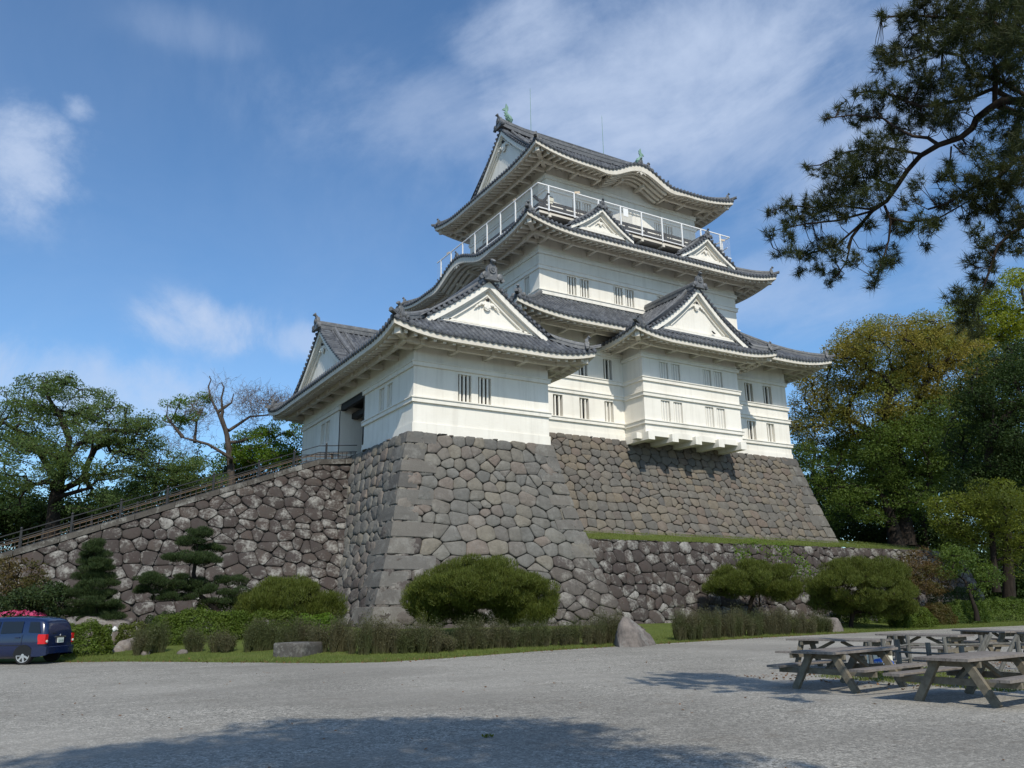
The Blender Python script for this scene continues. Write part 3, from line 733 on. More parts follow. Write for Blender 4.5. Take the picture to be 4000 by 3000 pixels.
# -- middle storey
w3 = MB()
z3 = (24.99, 26.65)
a3 = [(37.50, 38.44, *z3), (38.80, 39.74, *z3)]; b3 = [(42.38, 43.36, *z3), (43.64, 44.60, *z3)]
mir = lambda g: [(91.86-d, 91.86-c, *z3) for c, d, _, _ in g][::-1]
g3 = [a3, b3, mir(b3), mir(a3)]
wall_side(w3, fr3['F'], 22.5, 30.6, F(X3L, [q for g in g3 for q in g]))
l3 = [(54.74, 55.56), (58.36, 59.44), (66.06, 67.1), (69.9, 70.76)]
opl = [(Y3B-b, Y3B-a, *z3) for a, b in l3]
wall_side(w3, fr3['L'], 22.5, 30.6, opl); wall_side(w3, fr3['R'], 22.5, 30.6); wall_side(w3, fr3['B'], 22.5, 30.6)
r3 = (X3L, X3R, Y3F, Y3B)
for z0, z1 in ((24.56, 24.96), (26.77, 27.15), (28.12, 28.42)): band(w3, r3, z0, z1)
w3.build('wall', M['plaster'], keep)
for g in g3: window(keep, fr3['F'], F(X3L, g), 3)
for g in opl: window(keep, fr3['L'], [g], 3)
cx, cy = 45.93, 62.75
oL = 2.86
ro2, zf2, frr2 = skirt(keep, r3, oL, 29.35, .80, .52, .03, oL+.95, kara={'L': ((Y3B+oL)-cy, 5.0, 1.30)}, hips=('FL', 'FR', 'BL'))
def dormer(par, xc, Yg, zr, hw, yb):
    """small triangular dormer gable standing on the roof slope"""
    pr = lambda t: zr-.88*t+.055*t*t
    mt = MB(); mr = MB()
    for s in (-1, 1):
        fr = (A(xc+s*hw*1.12, Yg-.30), A(0, 1), A(-s, 0), yb-Yg+.30)
        tile_side(mt, fr, lambda u, h: pr(np.maximum(hw*1.12-np.asarray(h, float), 0)), lambda u: hw*1.12, pitch=.40, rr=.105, eave=False)
    ridge(mr, [A(xc, y, zr-.05) for y in np.linspace(Yg-.35, yb, 5)], A(1, 0, 0), .42, .42)
    onigawara(mr, A(xc, Yg-.42, zr+.02), (0, -1), .55)
    d = mt.build('dormer_roof', M['tile'], par); mr.build('roof_ridges', M['ridge'], d)
    gable(par, (xc, Yg), (1, 0), (0, -1), lambda t: float(pr(t)), hw, zr-2.30, pend=.40, board=.28, rid=.55)
for x in (39.91, 51.95): dormer(keep, x, 51.48, 32.62, 3.25, 54.0)
# -- balcony
bal = MB()
bal.box(34.95, 56.85, 53.25, 72.3, 31.90, 32.08); bal.box(34.86, 56.94, 53.16, 53.24, 31.84, 32.04)
bal.box(34.86, 34.94, 53.25, 72.3, 31.84, 32.04)
for k in range(9):
    x = 35.9+k*2.5; bal.box(x-.13, x+.13, 53.12, 54.2, 31.62, 31.83)
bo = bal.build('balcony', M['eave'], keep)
kr = MB()          # low dark timber balustrade inside the white rail
for (p, q) in (((35.3, 53.95), (56.6, 53.95)), ((35.75, 53.5), (35.75, 72.0)), ((56.1, 53.5), (56.1, 72.0))):
    for z, w in ((32.66, .30), (33.0, .14), (33.38, .20)):
        kr.beam((*p, z+(.02 if p[0] < 35.5 else 0)), (*q, z+(.02 if p[0] < 35.5 else 0)), w, w)
    n = int(max(abs(q[0]-p[0]), abs(q[1]-p[1]))/2.2)
    for k in range(n+1):
        f = (k+.2)/(n+.4); kr.box(p[0]+(q[0]-p[0])*f-.10, p[0]+(q[0]-p[0])*f+.10, p[1]+(q[1]-p[1])*f-.10, p[1]+(q[1]-p[1])*f+.10, 32.1, 33.45)
for (x, y, dx, dy) in ((35.3, 53.95, -1, 0), (35.75, 53.5, 0, -1)):
    kr.beam((x, y, 33.4), (x+dx*.5, y+dy*.5, 33.7), .18, .18)
kr.build('balustrade', M['timber'], bo)
rl = MB(); RX0, RX1, RY0, RY1 = 34.72, 56.9, 53.07, 72.5
for z in (32.22, 34.46):
    rl.beam((RX0, RY0, z), (RX1, RY0, z), .085, .085); rl.beam((RX0, RY0, z), (RX0, RY1, z), .085, .085); rl.beam((RX1, RY0, z), (RX1, RY1, z), .085, .085)
for x in (35.77, 38.41, 41.0, 43.46, 45.85, 48.26, 50.69, 53.1, 55.6): rl.box(x-.055, x+.055, RY0-.05, RY0+.05, 32.1, 34.46)
for y in (54.1, 56.79, 59.4, 61.9, 64.27, 66.8, 69.3, 71.6):
    rl.box(RX0-.05, RX0+.05, y-.055, y+.055, 32.1, 34.46); rl.box(RX1-.05, RX1+.05, y-.055, y+.055, 32.1, 34.46)
rl.beam((RX1-.4, RY0, 33.3), (RX1, RY0+1.5, 33.3), .06, .06)
rlo = rl.build('railing', M['white'], keep)
mesh_m, mt_ = newmat('wire_mesh')
def mesh_mat(m, t):
    tr = t.new('ShaderNodeBsdfTransparent'); df = t.new('ShaderNodeBsdfDiffuse', {'Color': (0.55, 0.57, 0.6, 1)})
    mx = t.new('ShaderNodeMixShader', {0: 0.12}); t.l.new(tr.outputs[0], mx.inputs[1]); t.l.new(df.outputs[0], mx.inputs[2])
    t.l.new(mx.outputs[0], t.new('ShaderNodeOutputMaterial').inputs[0])
mesh_mat(mesh_m, mt_)
nm = MB()
nm.add([(RX0, RY0, 32.25), (RX1, RY0, 32.25), (RX1, RY0, 34.44), (RX0, RY0, 34.44)], [(0, 1, 2, 3)])
nm.add([(RX0, RY0, 32.25), (RX0, RY1, 32.25), (RX0, RY1, 34.44), (RX0, RY0, 34.44)], [(0, 1, 2, 3)])
nm.add([(RX1, RY0, 32.25), (RX1, RY1, 32.25), (RX1, RY1, 34.44), (RX1, RY0, 34.44)], [(0, 1, 2, 3)])
nm.build('wire_mesh', mesh_m, rlo)
sg = MB(); sg.box(43.72, 44.28, RY0-.09, RY0-.06, 33.55, 34.32); sg.build('notice_board', M['white'], rlo)
tg = MB(); tg.obb((38.75, RY0-.02, 34.58), (.30, .02, .10), (0, .03, 0), (-.03, 0, .09)); tg.obb((RX0, 56.9, 34.6), (0, .22, .05), (.03, 0, 0), (0, 0, .09)); tg.obb((RX0, 70.0, 34.6), (0, .28, .03), (.03, 0, 0), (0, 0, .09)); tg.obb((55.9, RY0, 33.95), (.3, 0, .02), (0, .03, 0), (0, 0, .09))
tg.build('direction_plates', flat('plate_orange', (.62, .50, .36), .6), rlo)
# -- top storey
w4 = MB()
z4 = (34.06, 35.38)
g4 = [[(39.95, 40.90, *z4), (41.10, 42.06, *z4)], [(49.52, 50.54, *z4), (50.72, 51.80, *z4)]]
door = (43.53, 44.46, 32.12, 35.30)
wall_side(w4, fr4['F'], 31.2, 39.2, F(X4L, [q for g in g4 for q in g]+[door]))
l4 = [(58.2, 59.2, *z4), (66.2, 67.2, *z4)]
opl4 = [(Y4B-b, Y4B-a, c, d) for a, b, c, d in l4]
wall_side(w4, fr4['L'], 31.2, 39.2, opl4); wall_side(w4, fr4['R'], 31.2, 39.2); wall_side(w4, fr4['B'], 31.2, 39.2)
r4 = (X4L, X4R, Y4F, Y4B)
for z0, z1 in ((35.54, 35.85), (36.70, 37.08)): band(w4, r4, z0, z1, .11)
w4.build('wall', M['plaster'], keep)
for g, st in zip(g4, (('d', 'c'), ('c', 'h'))): window(keep, fr4['F'], F(X4L, g), 3, style=st)
for g in opl4: window(keep, fr4['L'], [g], 3)
dm = MB(); dm.box(43.5, 44.5, Y4F+.28, Y4F+.32, 32.1, 35.32); dm.build('doorway', M['dark'], keep)
sd = MB(); sd.box(44.5, 45.5, Y4F-.10, Y4F-.03, 32.14, 35.28); sd.box(45.55, 46.75, Y4F-.10, Y4F-.03, 32.14, 35.28); sd.build('sliding_door', M['shutter'], keep)
# -- top roof: ridge along X, gables to left and right, undulating gable in front
def top_roof(par):
    o = 2.80; ze = 37.72; rise = .72; a, b = .471, .030; x0, x1, y0, y1 = r4; Dg = o-.10; lu = 6.0; k = 1.3
    fr = frames(x0-o, x1+o, y0-o, y1+o); Wd = (y1-y0)/2+o; yc = (y0+y1)/2
    pr = profile(ze, a, b); mt = MB(); me = MB(); mr = Pieces(); mo = Pieces()
    for s in 'FBLR':
        L = fr[s][3]; lf = lift(L, rise, 4.0, lu)
        if s == 'F':
            K = (L/2, 4.1, 1.42)
            kf = lambda u: np.where(np.abs(np.asarray(u, float)-K[0]) < K[1], K[2]*.5*(1+np.cos(pi*np.clip((np.asarray(u, float)-K[0])/K[1], -1, 1))), 0)
            zf = lambda u, h, lf=lf: np.maximum(pr(h)+lf(u, h), np.where(kf(u) > .01, ze+kf(u)+.03*np.asarray(h, float), -99))
        elif s == 'B': K = None; zf = lambda u, h, lf=lf: pr(h)+lf(u, h)
        else:
            K = None; zf = lambda u, h, lf=lf: pr(k*np.asarray(h, float))+lf(u, k*np.asarray(h, float))
        if s in 'FB':
            hm = lambda u, L=L: Wd if min(u, L-u) > Dg-.30 else k*min(u, L-u)
        else: hm = lambda u, L=L: min(Dg+.15, u/k, (L-u)/k)
        tile_side(mt, fr[s], zf, hm, ribs=s != 'B')
        if K:
            eave_side(me, fr[s], zf, ze, o, skip=lambda u: abs(u-K[0]) < K[1]*.86, barge=lambda u: .26*np.clip(1.25-np.abs((u-K[0])/K[1]), 0, 1)**.5*(np.abs(u-K[0]) < 1.25*K[1]))
            karahafu(me, mr, mo, fr[s], zf, kf, K, ze, o, 4)
        else: eave_side(me, fr[s], zf, ze, o)
    zh = lambda h: float(pr(k*h)+rise*max(0, 1-k*h/lu)**2.4*max(0, 1-k*h/4.0))
    for c, d in (((x0-o, y0-o), (1, k)), ((x1+o, y0-o), (-1, k)), ((x0-o, y1+o), (1, -k)), ((x1+o, y1+o), (-1, -k))): hip_ridge(mr, c, d, zh, Dg+.4, mo=mo, oni=.60)
    zt = float(pr(Wd))
    xs = np.linspace(x0-.45, x1+.45, 24); sag = lambda x: .42*abs((x-(x0+x1)/2)/((x1-x0)/2))**3
    mr.next(); ridge(mr, [A(x, yc, zt-.10+sag(x)) for x in xs], A(0, 1, 0), .60, .85)
    mr.box(x0+.5, x1-.5, yc-.17, yc+.17, zt+.72, zt+.86, .2)
    for x, d in ((x0-.55, -1), (x1+.55, 1)): onigawara(mo, A(x, yc, zt+.32), (d, 0), .95)
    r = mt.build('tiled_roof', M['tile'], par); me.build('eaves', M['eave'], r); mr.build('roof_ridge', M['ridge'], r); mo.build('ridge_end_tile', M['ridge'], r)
    for x, d in ((x0, -1), (x1, 1)):
        gable(par, (x, yc), (0, 1), (d, 0), lambda t: float(pr(Wd-t)), 6.45, 39.9, pend=.95, board=.48)
    fish(par, A(x0+.35, yc, zt+1.10), (1, 0), 1.0); fish(par, A(x1-.35, yc, zt+1.10), (-1, 0), 1.0)
    for x, y, hh in ((40.3, yc, 4.9), (49.4, yc, 4.6)):
        ro = MB(); ro.tube([(x, y, zt+.5), (x, y, zt+.8+hh)], [.035, .018], 5); ro.tube([(x, y, zt+.6+hh), (x, y, zt+1.0+hh)], [.03, .01], 5)
        ro.build('lightning_rod', M['copper'], par)
    return zt
ZTOP = top_roof(keep)
# ---------------------------------------------------------------- attached turret (with its gate wing)
TX0, TX1, TY0, TY1 = 19.40, 28.91, 43.575, 65.30
WY0 = 53.75
tur = thing('gate_turret', 'white two winged turret with dark doorway and gables joined to the front of the keep', 'turret', (TX0, TY0, 9.9))
wt = MB()
twz = (12.03, 13.72)
tw = [(22.36, 23.27, *twz), (23.74, 24.66, *twz)]
frt = frames(TX0, TX1, TY0, TY1)
wall_side(wt, frt['F'], 8.6, 16.2, F(TX0, tw))
tl_ = [(TY1-b, TY1-a, c, d) for a, b, c, d in ((46.72, 47.62, 12.03, 13.6), (48.02, 48.94, 12.03, 13.6))]
tl2 = [(TY1-b, TY1-a, c, d) for a, b, c, d in ((58.58, 59.5, 11.93, 13.5), (59.72, 60.62, 11.93, 13.5))]
dr = (TY1-56.30, TY1-51.72, 8.6, 14.22)
wall_side(wt, frt['L'], 8.6, 16.2, sorted(tl_+tl2+[dr])); wall_side(wt, frt['R'], 8.6, 16.2); wall_side(wt, frt['B'], 8.6, 16.2)
wt.box(TX0, TX0+3.4, 56.31, 56.5, 8.6, 14.2); wt.box(TX0, TX0+3.4, 51.5, 51.71, 8.6, 14.2)
rt_ = (TX0, TX1, TY0, TY1); Lt = TY1-TY0
cutL = {'L': [(0, (TY1-56.32)/Lt), ((TY1-51.70)/Lt, 1)]}
band(wt, rt_, 11.66, 11.98, sides='F'); band(wt, rt_, 13.88, 14.20, sides='F')
band(wt, rt_, 11.66, 11.98, sides='L', cut={'L': [((TY1-51.70)/Lt, 1)]}); band(wt, rt_, 13.80, 14.14, sides='L', cut=cutL)
wt.box(TX0-.06, TX1+.06, TY0-.06, TY0+.05, 9.80, 10.42); wt.box(TX0-.06, TX0+.05, TY0+.06, 51.68, 9.80, 10.42)
wt.build('wall', M['plaster'], tur)
window(tur, frt['F'], F(TX0, tw), 3); window(tur, frt['L'], tl_, 2, .25, 'c'); window(tur, frt['L'], tl2, 2, .25, 'c')
dk = MB(); dk.box(TX0+3.4, TX0+3.5, 51.5, 56.5, 8.6, 14.2); dk.box(TX0+.05, TX0+3.4, 51.72, 56.3, 14.06, 14.21); dkp = dk.build('doorway', M['dark'], tur)
dp = MB()
for y in (51.92, 54.0): dp.box(TX0+.9, TX0+1.25, y-.18, y+.18, 9.0, 14.05)
dp.box(TX0+.85, TX0+1.3, 51.75, 56.3, 13.2, 13.6); dp.box(TX0+.95, TX0+1.2, 51.75, 52.7, 9.0, 13.2)
dp.box(TX0+.02, TX0+.35, 51.74, 56.28, 13.72, 14.05)
dp.build('door_frame', M['timber'], dkp)
def turret_roof(par):
    o = 2.31; ze = 15.36; rise = .55; a, b = .482, .0242; lu = 4.2
    x0, x1, y0, y1 = TX0, TX1, TY0, TY1
    Wt = (x1-x0)/2+o; xc = (x0+x1)/2; Yg = 43.15; Dg = Yg-(y0-o)
    Ww = (y1-WY0)/2+o; yc = (y1+WY0)/2; Xg = 18.95
    pr = profile(ze, a, b); mt = MB(); me = MB(); mr = Pieces(); mo = Pieces()
    fr = frames(x0-o, x1+o, y0-o, y1+o)
    k = 1.45; L = fr['F'][3]; lf = lift(L, rise, 3.2, lu); zf = lambda u, h: pr(k*np.asarray(h, float))+lf(u, k*np.asarray(h, float))
    tile_side(mt, fr['F'], zf, lambda u: min(Dg+.15, u/k, (L-u)/k), seg=.42); eave_side(me, fr['F'], zf, ze, o)
    Ll = fr['L'][3]; lf2 = lift(Ll, rise, 3.2, lu); zl = lambda u, h: pr(h)+lf2(u, h)
    ysplit = Ll-(53.2-(y0-o))
    def hl(u):
        d = Ll-u
        if d < Dg-.30: return min(k*d, Wt)
        if u > ysplit: return Wt
        return min(Xg-(x0-o)+.15, u)
    tile_side(mt, fr['L'], zl, hl, seg=.42); eave_side(me, fr['L'], zl, ze, o)
    frR = (A(x1+o, y0-o), A(0, 1), A(-1, 0), 10.5); lf3 = lift(10.5, rise, 3.2, lu, (1, 0)); zr = lambda u, h: pr(h)+lf3(u, h)
    tile_side(mt, frR, zr, lambda u: Wt if u > Dg-.30 else k*u, seg=.42); eave_side(me, frR, zr, ze, o, hip1=False)
    frW = (A(Xg-.45, WY0-o), A(1, 0), A(0, 1), 33.2-Xg+.45); zw = lambda u, h: pr(h)-.01+0*np.asarray(u, float)
    tile_side(mt, frW, zw, lambda u: Ww, seg=.42, hstart=lambda u: 1.2, eave=False)
    frB = (A(33.2, y1+o), A(-1, 0), A(0, -1), 33.2-x0+o); LB = frB[3]; lf4 = lift(LB, rise, 3.2, lu, (0, 1)); zb_ = lambda u, h: pr(h)+lf4(u, h)
    tile_side(mt, frB, zb_, lambda u: Ww if LB-u > Xg-(x0-o)-.3 else min(LB-u, Ww), ribs=False); eave_side(me, frB, zb_, ze, o, hip0=False)
    zh = lambda h: float(pr(h)+rise*max(0, 1-h/lu)**2.4*max(0, 1-h/3.2))
    zk = lambda h: float(pr(k*h)+rise*max(0, 1-k*h/lu)**2.4*max(0, 1-k*h/3.2))
    for c, d in (((x0-o, y0-o), (k, 1)), ((x1+o, y0-o), (-k, 1))): hip_ridge(mr, c, d, zk, Dg+.25, mo=mo, oni=.66)
    hip_ridge(mr, (x0-o, y1+o), (1, -1), zh, Dg+.45, mo=mo, oni=.66)
    zt = float(pr(Wt)); zt2 = float(pr(Ww))
    mr.next(); ridge(mr, [A(xc, y, zt-.05) for y in np.linspace(Yg-.5, 57, 10)], A(1, 0, 0), .55, .66); onigawara(mo, A(xc, Yg-.62, zt+.05), (0, -1), .86)
    mr.next(); ridge(mr, [A(x, yc, zt2-.05) for x in np.linspace(Xg-.5, 32.6, 10)], A(0, 1, 0), .52, .62); onigawara(mo, A(Xg-.6, yc, zt2+.03), (-1, 0), .82)
    mr.next(); mr.box(xc-3.6, xc+3.6, Yg-.30, Yg-.03, float(pr(k*Dg))-.10, 16.66, .4); mr.next(); mr.box(Xg-.30, Xg-.03, yc-3.6, yc+3.6, float(pr(Xg-x0+o))-.05, 16.5, .4)
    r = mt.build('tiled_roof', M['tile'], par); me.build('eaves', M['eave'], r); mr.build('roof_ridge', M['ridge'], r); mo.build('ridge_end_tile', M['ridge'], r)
    gable(par, (xc, Yg), (1, 0), (0, -1), lambda t: float(pr(Wt-t)), 4.34, 16.80, pend=.66)
    gable(par, (Xg, yc), (0, 1), (-1, 0), lambda t: float(pr(Ww-t)), 6.0, 16.40, pend=.66)
turret_roof(tur)
# ---------------------------------------------------------------- dry-stone walls
def clip_half(P, n, d):
    """keep the part of polygon P (k,2) with n.p <= d"""
    out = []; k = len(P)
    s = [n[0]*p[0]+n[1]*p[1]-d for p in P]
    for i in range(k):
        j = (i+1) % k
        if s[i] <= 0: out.append(P[i])
        if (s[i] < 0) != (s[j] < 0) and abs(s[i]-s[j]) > 1e-12:
            f = s[i]/(s[i]-s[j]); out.append((P[i][0]+(P[j][0]-P[i][0])*f, P[i][1]+(P[j][1]-P[i][1])*f))
    return out
def stones(W_, H_, cw, ch, rng, region=None, amp=.10):
    """roughly coursed rubble: wavy bed joints, leaning head joints, stones of uneven length and height"""
    nr = max(1, int(round(H_/ch))); ry = np.concatenate([[0], np.cumsum(rng.uniform(.66, 1.36, nr))]); ry = ry/ry[-1]*H_
    beds = []
    for r in range(nr+1):
        kx = np.cumsum(rng.uniform(.35, .75, int(W_/cw/.5)+12)*cw)-2*cw
        beds.append((kx, ry[r]+rng.normal(0, amp, len(kx))*ch*(0 if r in (0, nr) else 1)))
    def edge(r, x0, x1):
        kx, ky = beds[r]; m = (kx > x0+.08*cw) & (kx < x1-.08*cw)
        xs = np.concatenate([[x0], kx[m], [x1]]); return list(zip(xs, np.interp(xs, kx, ky)))
    cells = []
    for r in range(nr):
        h = ry[r+1]-ry[r]; x = -cw+rng.uniform(0, cw); lean = rng.uniform(-.2, .2)*h
        while x < W_+cw:
            w = max(cw*rng.choice([.55, .8, 1.0, 1.2, 1.5], p=[.15, .30, .30, .17, .08])*rng.uniform(.85, 1.15), .32)*(1 if h < 1.15*ch else 1.15)
            l2 = rng.uniform(-.20, .20)*h
            a, b = x+lean, x+w+l2; c, d = x-lean, x+w-l2
            if rng.random() < .10 and w > .8*cw and h > .85*ch:      # two small stones one over the other
                k = rng.uniform(.4, .6); top = edge(r, a, b); bot = edge(r+1, c, d)[::-1]
                ml = (c+(a-c)*(1-k), top[0][1]+(bot[-1][1]-top[0][1])*k); mr = (d+(b-d)*(1-k), top[-1][1]+(bot[0][1]-top[-1][1])*k)
                polys = [top+[mr, ml], [ml, mr]+bot]
            else: polys = [edge(r, a, b)+edge(r+1, c, d)[::-1]]
            for P in polys:
                for n, d_ in ([((-1, 0), 0), ((1, 0), W_), ((0, -1), 0), ((0, 1), H_)]+(region or [])):
                    if len(P) < 3: break
                    P = clip_half(P, n, d_)
                if len(P) < 3: continue
                P = np.array(P); ar = .5*abs(np.sum(P[:, 0]*np.roll(P[:, 1], -1)-P[:, 1]*np.roll(P[:, 0], -1)))
                if ar > .05*cw*ch: cells.append(P)
            x += w; lean = l2
    return cells
def polygons(W_, H_, cw, ch, rng, region=None, jit=.30):
    """random rubble: many-sided stones of very uneven size, only loosely coursed"""
    nr = max(1, int(round(H_/ch))); ry = np.concatenate([[0], np.cumsum(rng.uniform(.7, 1.3, nr))]); ry = ry/ry[-1]*H_
    seeds = []
    for r in range(-1, nr+1):
        yc, hh = (-ch/2, ch) if r < 0 else (H_+ch/2, ch) if r >= nr else ((ry[r]+ry[r+1])/2, ry[r+1]-ry[r])
        x = -2*cw+rng.uniform(0, cw)
        while x < W_+2*cw:
            w = cw*rng.uniform(.5, 1.55); seeds.append((x+w/2, yc+rng.uniform(-jit, jit)*hh)); x += w
            if rng.random() < .10: seeds.append((x, yc+rng.choice([-.45, .45])*hh))
    S_ = np.array(seeds); asp = cw/ch*.92; Q = S_*A(1/asp, 1); cells = []
    for i in range(len(Q)):
        if S_[i, 0] < -cw or S_[i, 0] > W_+cw: continue
        d = np.hypot(Q[:, 0]-Q[i, 0], Q[:, 1]-Q[i, 1]); nb = np.argsort(d)[1:22]
        P = [(Q[i, 0]-3*ch, Q[i, 1]-3*ch), (Q[i, 0]+3*ch, Q[i, 1]-3*ch), (Q[i, 0]+3*ch, Q[i, 1]+3*ch), (Q[i, 0]-3*ch, Q[i, 1]+3*ch)]
        for j in nb:
            n = Q[j]-Q[i]; P = clip_half(P, n, float(n@((Q[i]+Q[j])/2)))
            if len(P) < 3: break
        P = [(p[0]*asp, p[1]) for p in P]
        for n, d_ in ([((-1, 0), 0), ((1, 0), W_), ((0, -1), 0), ((0, 1), H_)]+(region or [])):
            if len(P) < 3: break
            P = clip_half(P, n, d_)
        if len(P) < 3: continue
        P = np.array(P); ar = .5*abs(np.sum(P[:, 0]*np.roll(P[:, 1], -1)-P[:, 1]*np.roll(P[:, 0], -1)))
        if ar > .05*cw*ch: cells.append(P)
    return cells
def inset(P, g):
    """pull an outline inward by g (vertex normals)"""
    keep = [k for k in range(len(P)) if np.hypot(*(P[k]-P[k-1])) > .03]; P = P[keep]
    if len(P) < 3: return None
    s = np.sign(np.sum(P[:, 0]*np.roll(P[:, 1], -1)-P[:, 1]*np.roll(P[:, 0], -1)))
    e = np.roll(P, -1, 0)-P; L = np.hypot(e[:, 0], e[:, 1])[:, None]; n = np.stack([-e[:, 1], e[:, 0]], 1)/L*s
    v = n+np.roll(n, 1, 0); v /= np.maximum(np.hypot(v[:, 0], v[:, 1]), .5)[:, None]
    return P+v*g
def smooth_poly(P, step, k=2):
    Q = []
    n = len(P)
    for i in range(n):
        a, b = P[i], P[(i+1) % n]; m = max(1, int(np.hypot(*(b-a))/step))
        for j in range(m): Q.append(a+(b-a)*j/m)
    Q = np.array(Q)
    for _ in range(k): Q = .25*np.roll(Q, 1, 0)+.5*Q+.25*np.roll(Q, -1, 0)
    return Q
def lay(mb, cells, pmap, rng, gap=.013, bulge=.10, rough=.03, r_of=None):
    for P in cells:
        I = inset(P, gap*rng.uniform(.3, 1.7))
        if I is None: continue
        size = sqrt(np.prod(I.max(0)-I.min(0)))
        if size < .12: continue
        Q = smooth_poly(I, .12, 1); c = Q.mean(0); n = len(Q)
        g = rng.normal(0, .05, 2); base = rng.uniform(-.03, .05)
        rings = []
        for sc, dp in ((1.0, -.22), (1.0, -.035), (.98, .012), (.93, .036), (.60, .05)):
            R_ = c+(Q-c)*sc
            dep = dp*(bulge/.10)+base+(R_-c)@g*(dp > 0)+rng.normal(0, rough*.5, n)*(dp > .02)
            if dp < -.1: dep = np.full(n, -.22)
            rings.append(pmap(R_[:, 0], R_[:, 1], dep))
        ctr = pmap(c[0:1], c[1:2], A(.09*bulge/.10+base))
        V = np.concatenate(rings+[ctr]); m = len(rings)
        i = np.arange(m-1)[:, None]*n; j = np.arange(n)[None]; j2 = (j+1) % n
        r = rng.random() if r_of is None else r_of(c)
        mb.add(V, np.stack([i+j, i+j2, i+n+j2, i+n+j], -1).reshape(-1, 4), r)
        b = (m-1)*n; e = len(V)-1
        mb.add(V, np.stack([b+np.arange(n), b+(np.arange(n)+1) % n, np.full(n, e)], -1), r)
class Face:
    """battered wall face: along = unit vector, out = outward unit, top height, offset(t) outward at depth t below the top"""
    def __init__(s, O, along, out, ztop, off, x0, x1):
        s.O = A(*O); s.a = A(*along); s.o = A(*out); s.z = ztop; s.off = off; s.x0 = x0; s.x1 = x1
    def width(s): return s.x1(3.0)-s.x0(3.0)
    def __call__(s, u, t, dep):
        u = np.asarray(u, float); t = np.asarray(t, float); dep = np.asarray(dep, float)+0*t
        W_ = s.width(); x = s.x0(t)+(s.x1(t)-s.x0(t))*u/W_
        h = s.off(t); zt = s.z(x) if callable(s.z) else s.z
        xy = s.O+x[:, None]*s.a+(h+dep*.94)[:, None]*s.o
        return np.concatenate([xy, (zt-t+dep*.25)[:, None]], 1)
    def back(s, mb, H_, dep=-.16, n=24):
        W_ = s.width(); G = []
        for t in np.linspace(0, H_, 14):
            G.append(s(np.linspace(0, W_, n), np.full(n, t), np.full(n, dep)))
        mb.grid(np.array(G), .5)
def corner_blocks(mb, face, side, H_, h, rng, other=None, lens=(2.0, 1.15)):
    """squared corner stones laid long and short in turn, wrapping the edge of two faces"""
    t = 0.0; k = 0; W_ = face.width()
    while t < H_-.2:
        hh = h*rng.uniform(.85, 1.2); t1 = min(t+hh, H_)
        la, lb = (lens if k % 2 == 0 else lens[::-1]); la *= rng.uniform(.85, 1.15); lb *= rng.uniform(.85, 1.15)
        g = .04; r = rng.random()
        def run(fc, sd, L_):
            W2 = fc.width(); us = np.linspace(0.0, L_, 4)
            if sd == 1: us = W2-us
            rows = []
            for (tt, dp, ue) in ((t+g, -.16, 1), (t+g, .05, 1), (t+g+.035, .085, 1), ((t+t1)/2, .10, 1), (t1-g-.035, .085, 1), (t1-g, .05, 1), (t1-g, -.16, 1)):
                rows.append(fc(us, np.full(4, tt), np.full(4, dp)+np.array([0, .01, .0, -.015])*(dp > .05)))
            return np.array(rows)
        Ga = run(face, side, la)
        if other is not None:
            Gb = run(*other, lb); G = np.concatenate([Gb[:, ::-1], Ga[:, 1:]], 1)
            mid = Gb.shape[1]-1; G[:, mid] = (Gb[:, 0]+Ga[:, 0])/2
            # push the arris outward so that both faces keep their own plane
            d = (face.o+other[0].o); G[:, mid, :2] += d*np.array([-.16, .05, .085, .10, .085, .05, -.16])[:, None]*.45
        else: G = Ga
        mb.grid(G, r)
        # closing end pieces running back into the wall
        for (fc, sd, L_, col) in ((face, side, la, G[:, -1]),)+(((other[0], other[1], lb, G[:, 0]),) if other else ()):
            bk = col.copy(); bk[:, :2] -= fc.o*.35
            mb.grid(np.stack([col, bk], 1), r)
        t = t1; k += 1
def bt(t): return .19*t+.0085*t*t
rs = np.random.default_rng(11)
ZT, ZK = 9.86, 12.42
bxl = lambda t: .31+np.interp(t, [0, .8, 1.65, 3.75, 5.1, 6.6, 10.4, 12], [0, .2, .44, .95, 1.25, 1.65, 3.05, 3.9])
tf = Face((0, TY0), (1, 0), (0, -1), ZT, lambda t: bt(t)+.13, lambda t: TX0-bxl(t), lambda t: TX1+.05+bt(t))
tl = Face((TX0, 0), (0, 1), (-1, 0), ZT, lambda t: bxl(t), lambda t: TY0-.13-bt(t), lambda t: 56.0+0*np.asarray(t, float))
tr = Face((TX1+.05, 0), (0, 1), (1, 0), ZT, lambda t: bt(t), lambda t: TY0-.13-bt(t), lambda t: 51.2+0*np.asarray(t, float))
base_t = thing('stone_rampart', 'grey battered stone rampart under the white turret, long corner stones on its edge', 'stone wall', (TX0, TY0, -1.6), group='dry stone ramparts')
HT = 11.5
def shade(c): return rs.random()
mb = MB(); bk = MB()
old = MB()
for fc, cw_, chh, bl in ((tf, .96, .74, .10), (tl, .95, .72, .12)):
    cc = polygons(fc.width(), HT, cw_, chh*.95, rs, None, .2); low_ = [P for P in cc if P[:, 1].mean() > 7.6+rs.normal(0, .7)]; ids = {id(P) for P in low_}
    lay(mb, [P for P in cc if id(P) not in ids], fc, rs, bulge=bl); lay(old, low_, fc, rs, bulge=bl*1.1); fc.back(bk, HT)
old.build('wall_stones', M['oldstone'], base_t, smooth=True)
lay(mb, stones(tr.width(), 7.5, 1.0, .74, rs), tr, rs); tr.back(bk, HT)
mb.build('wall_stones', M['stone'], base_t, smooth=True)
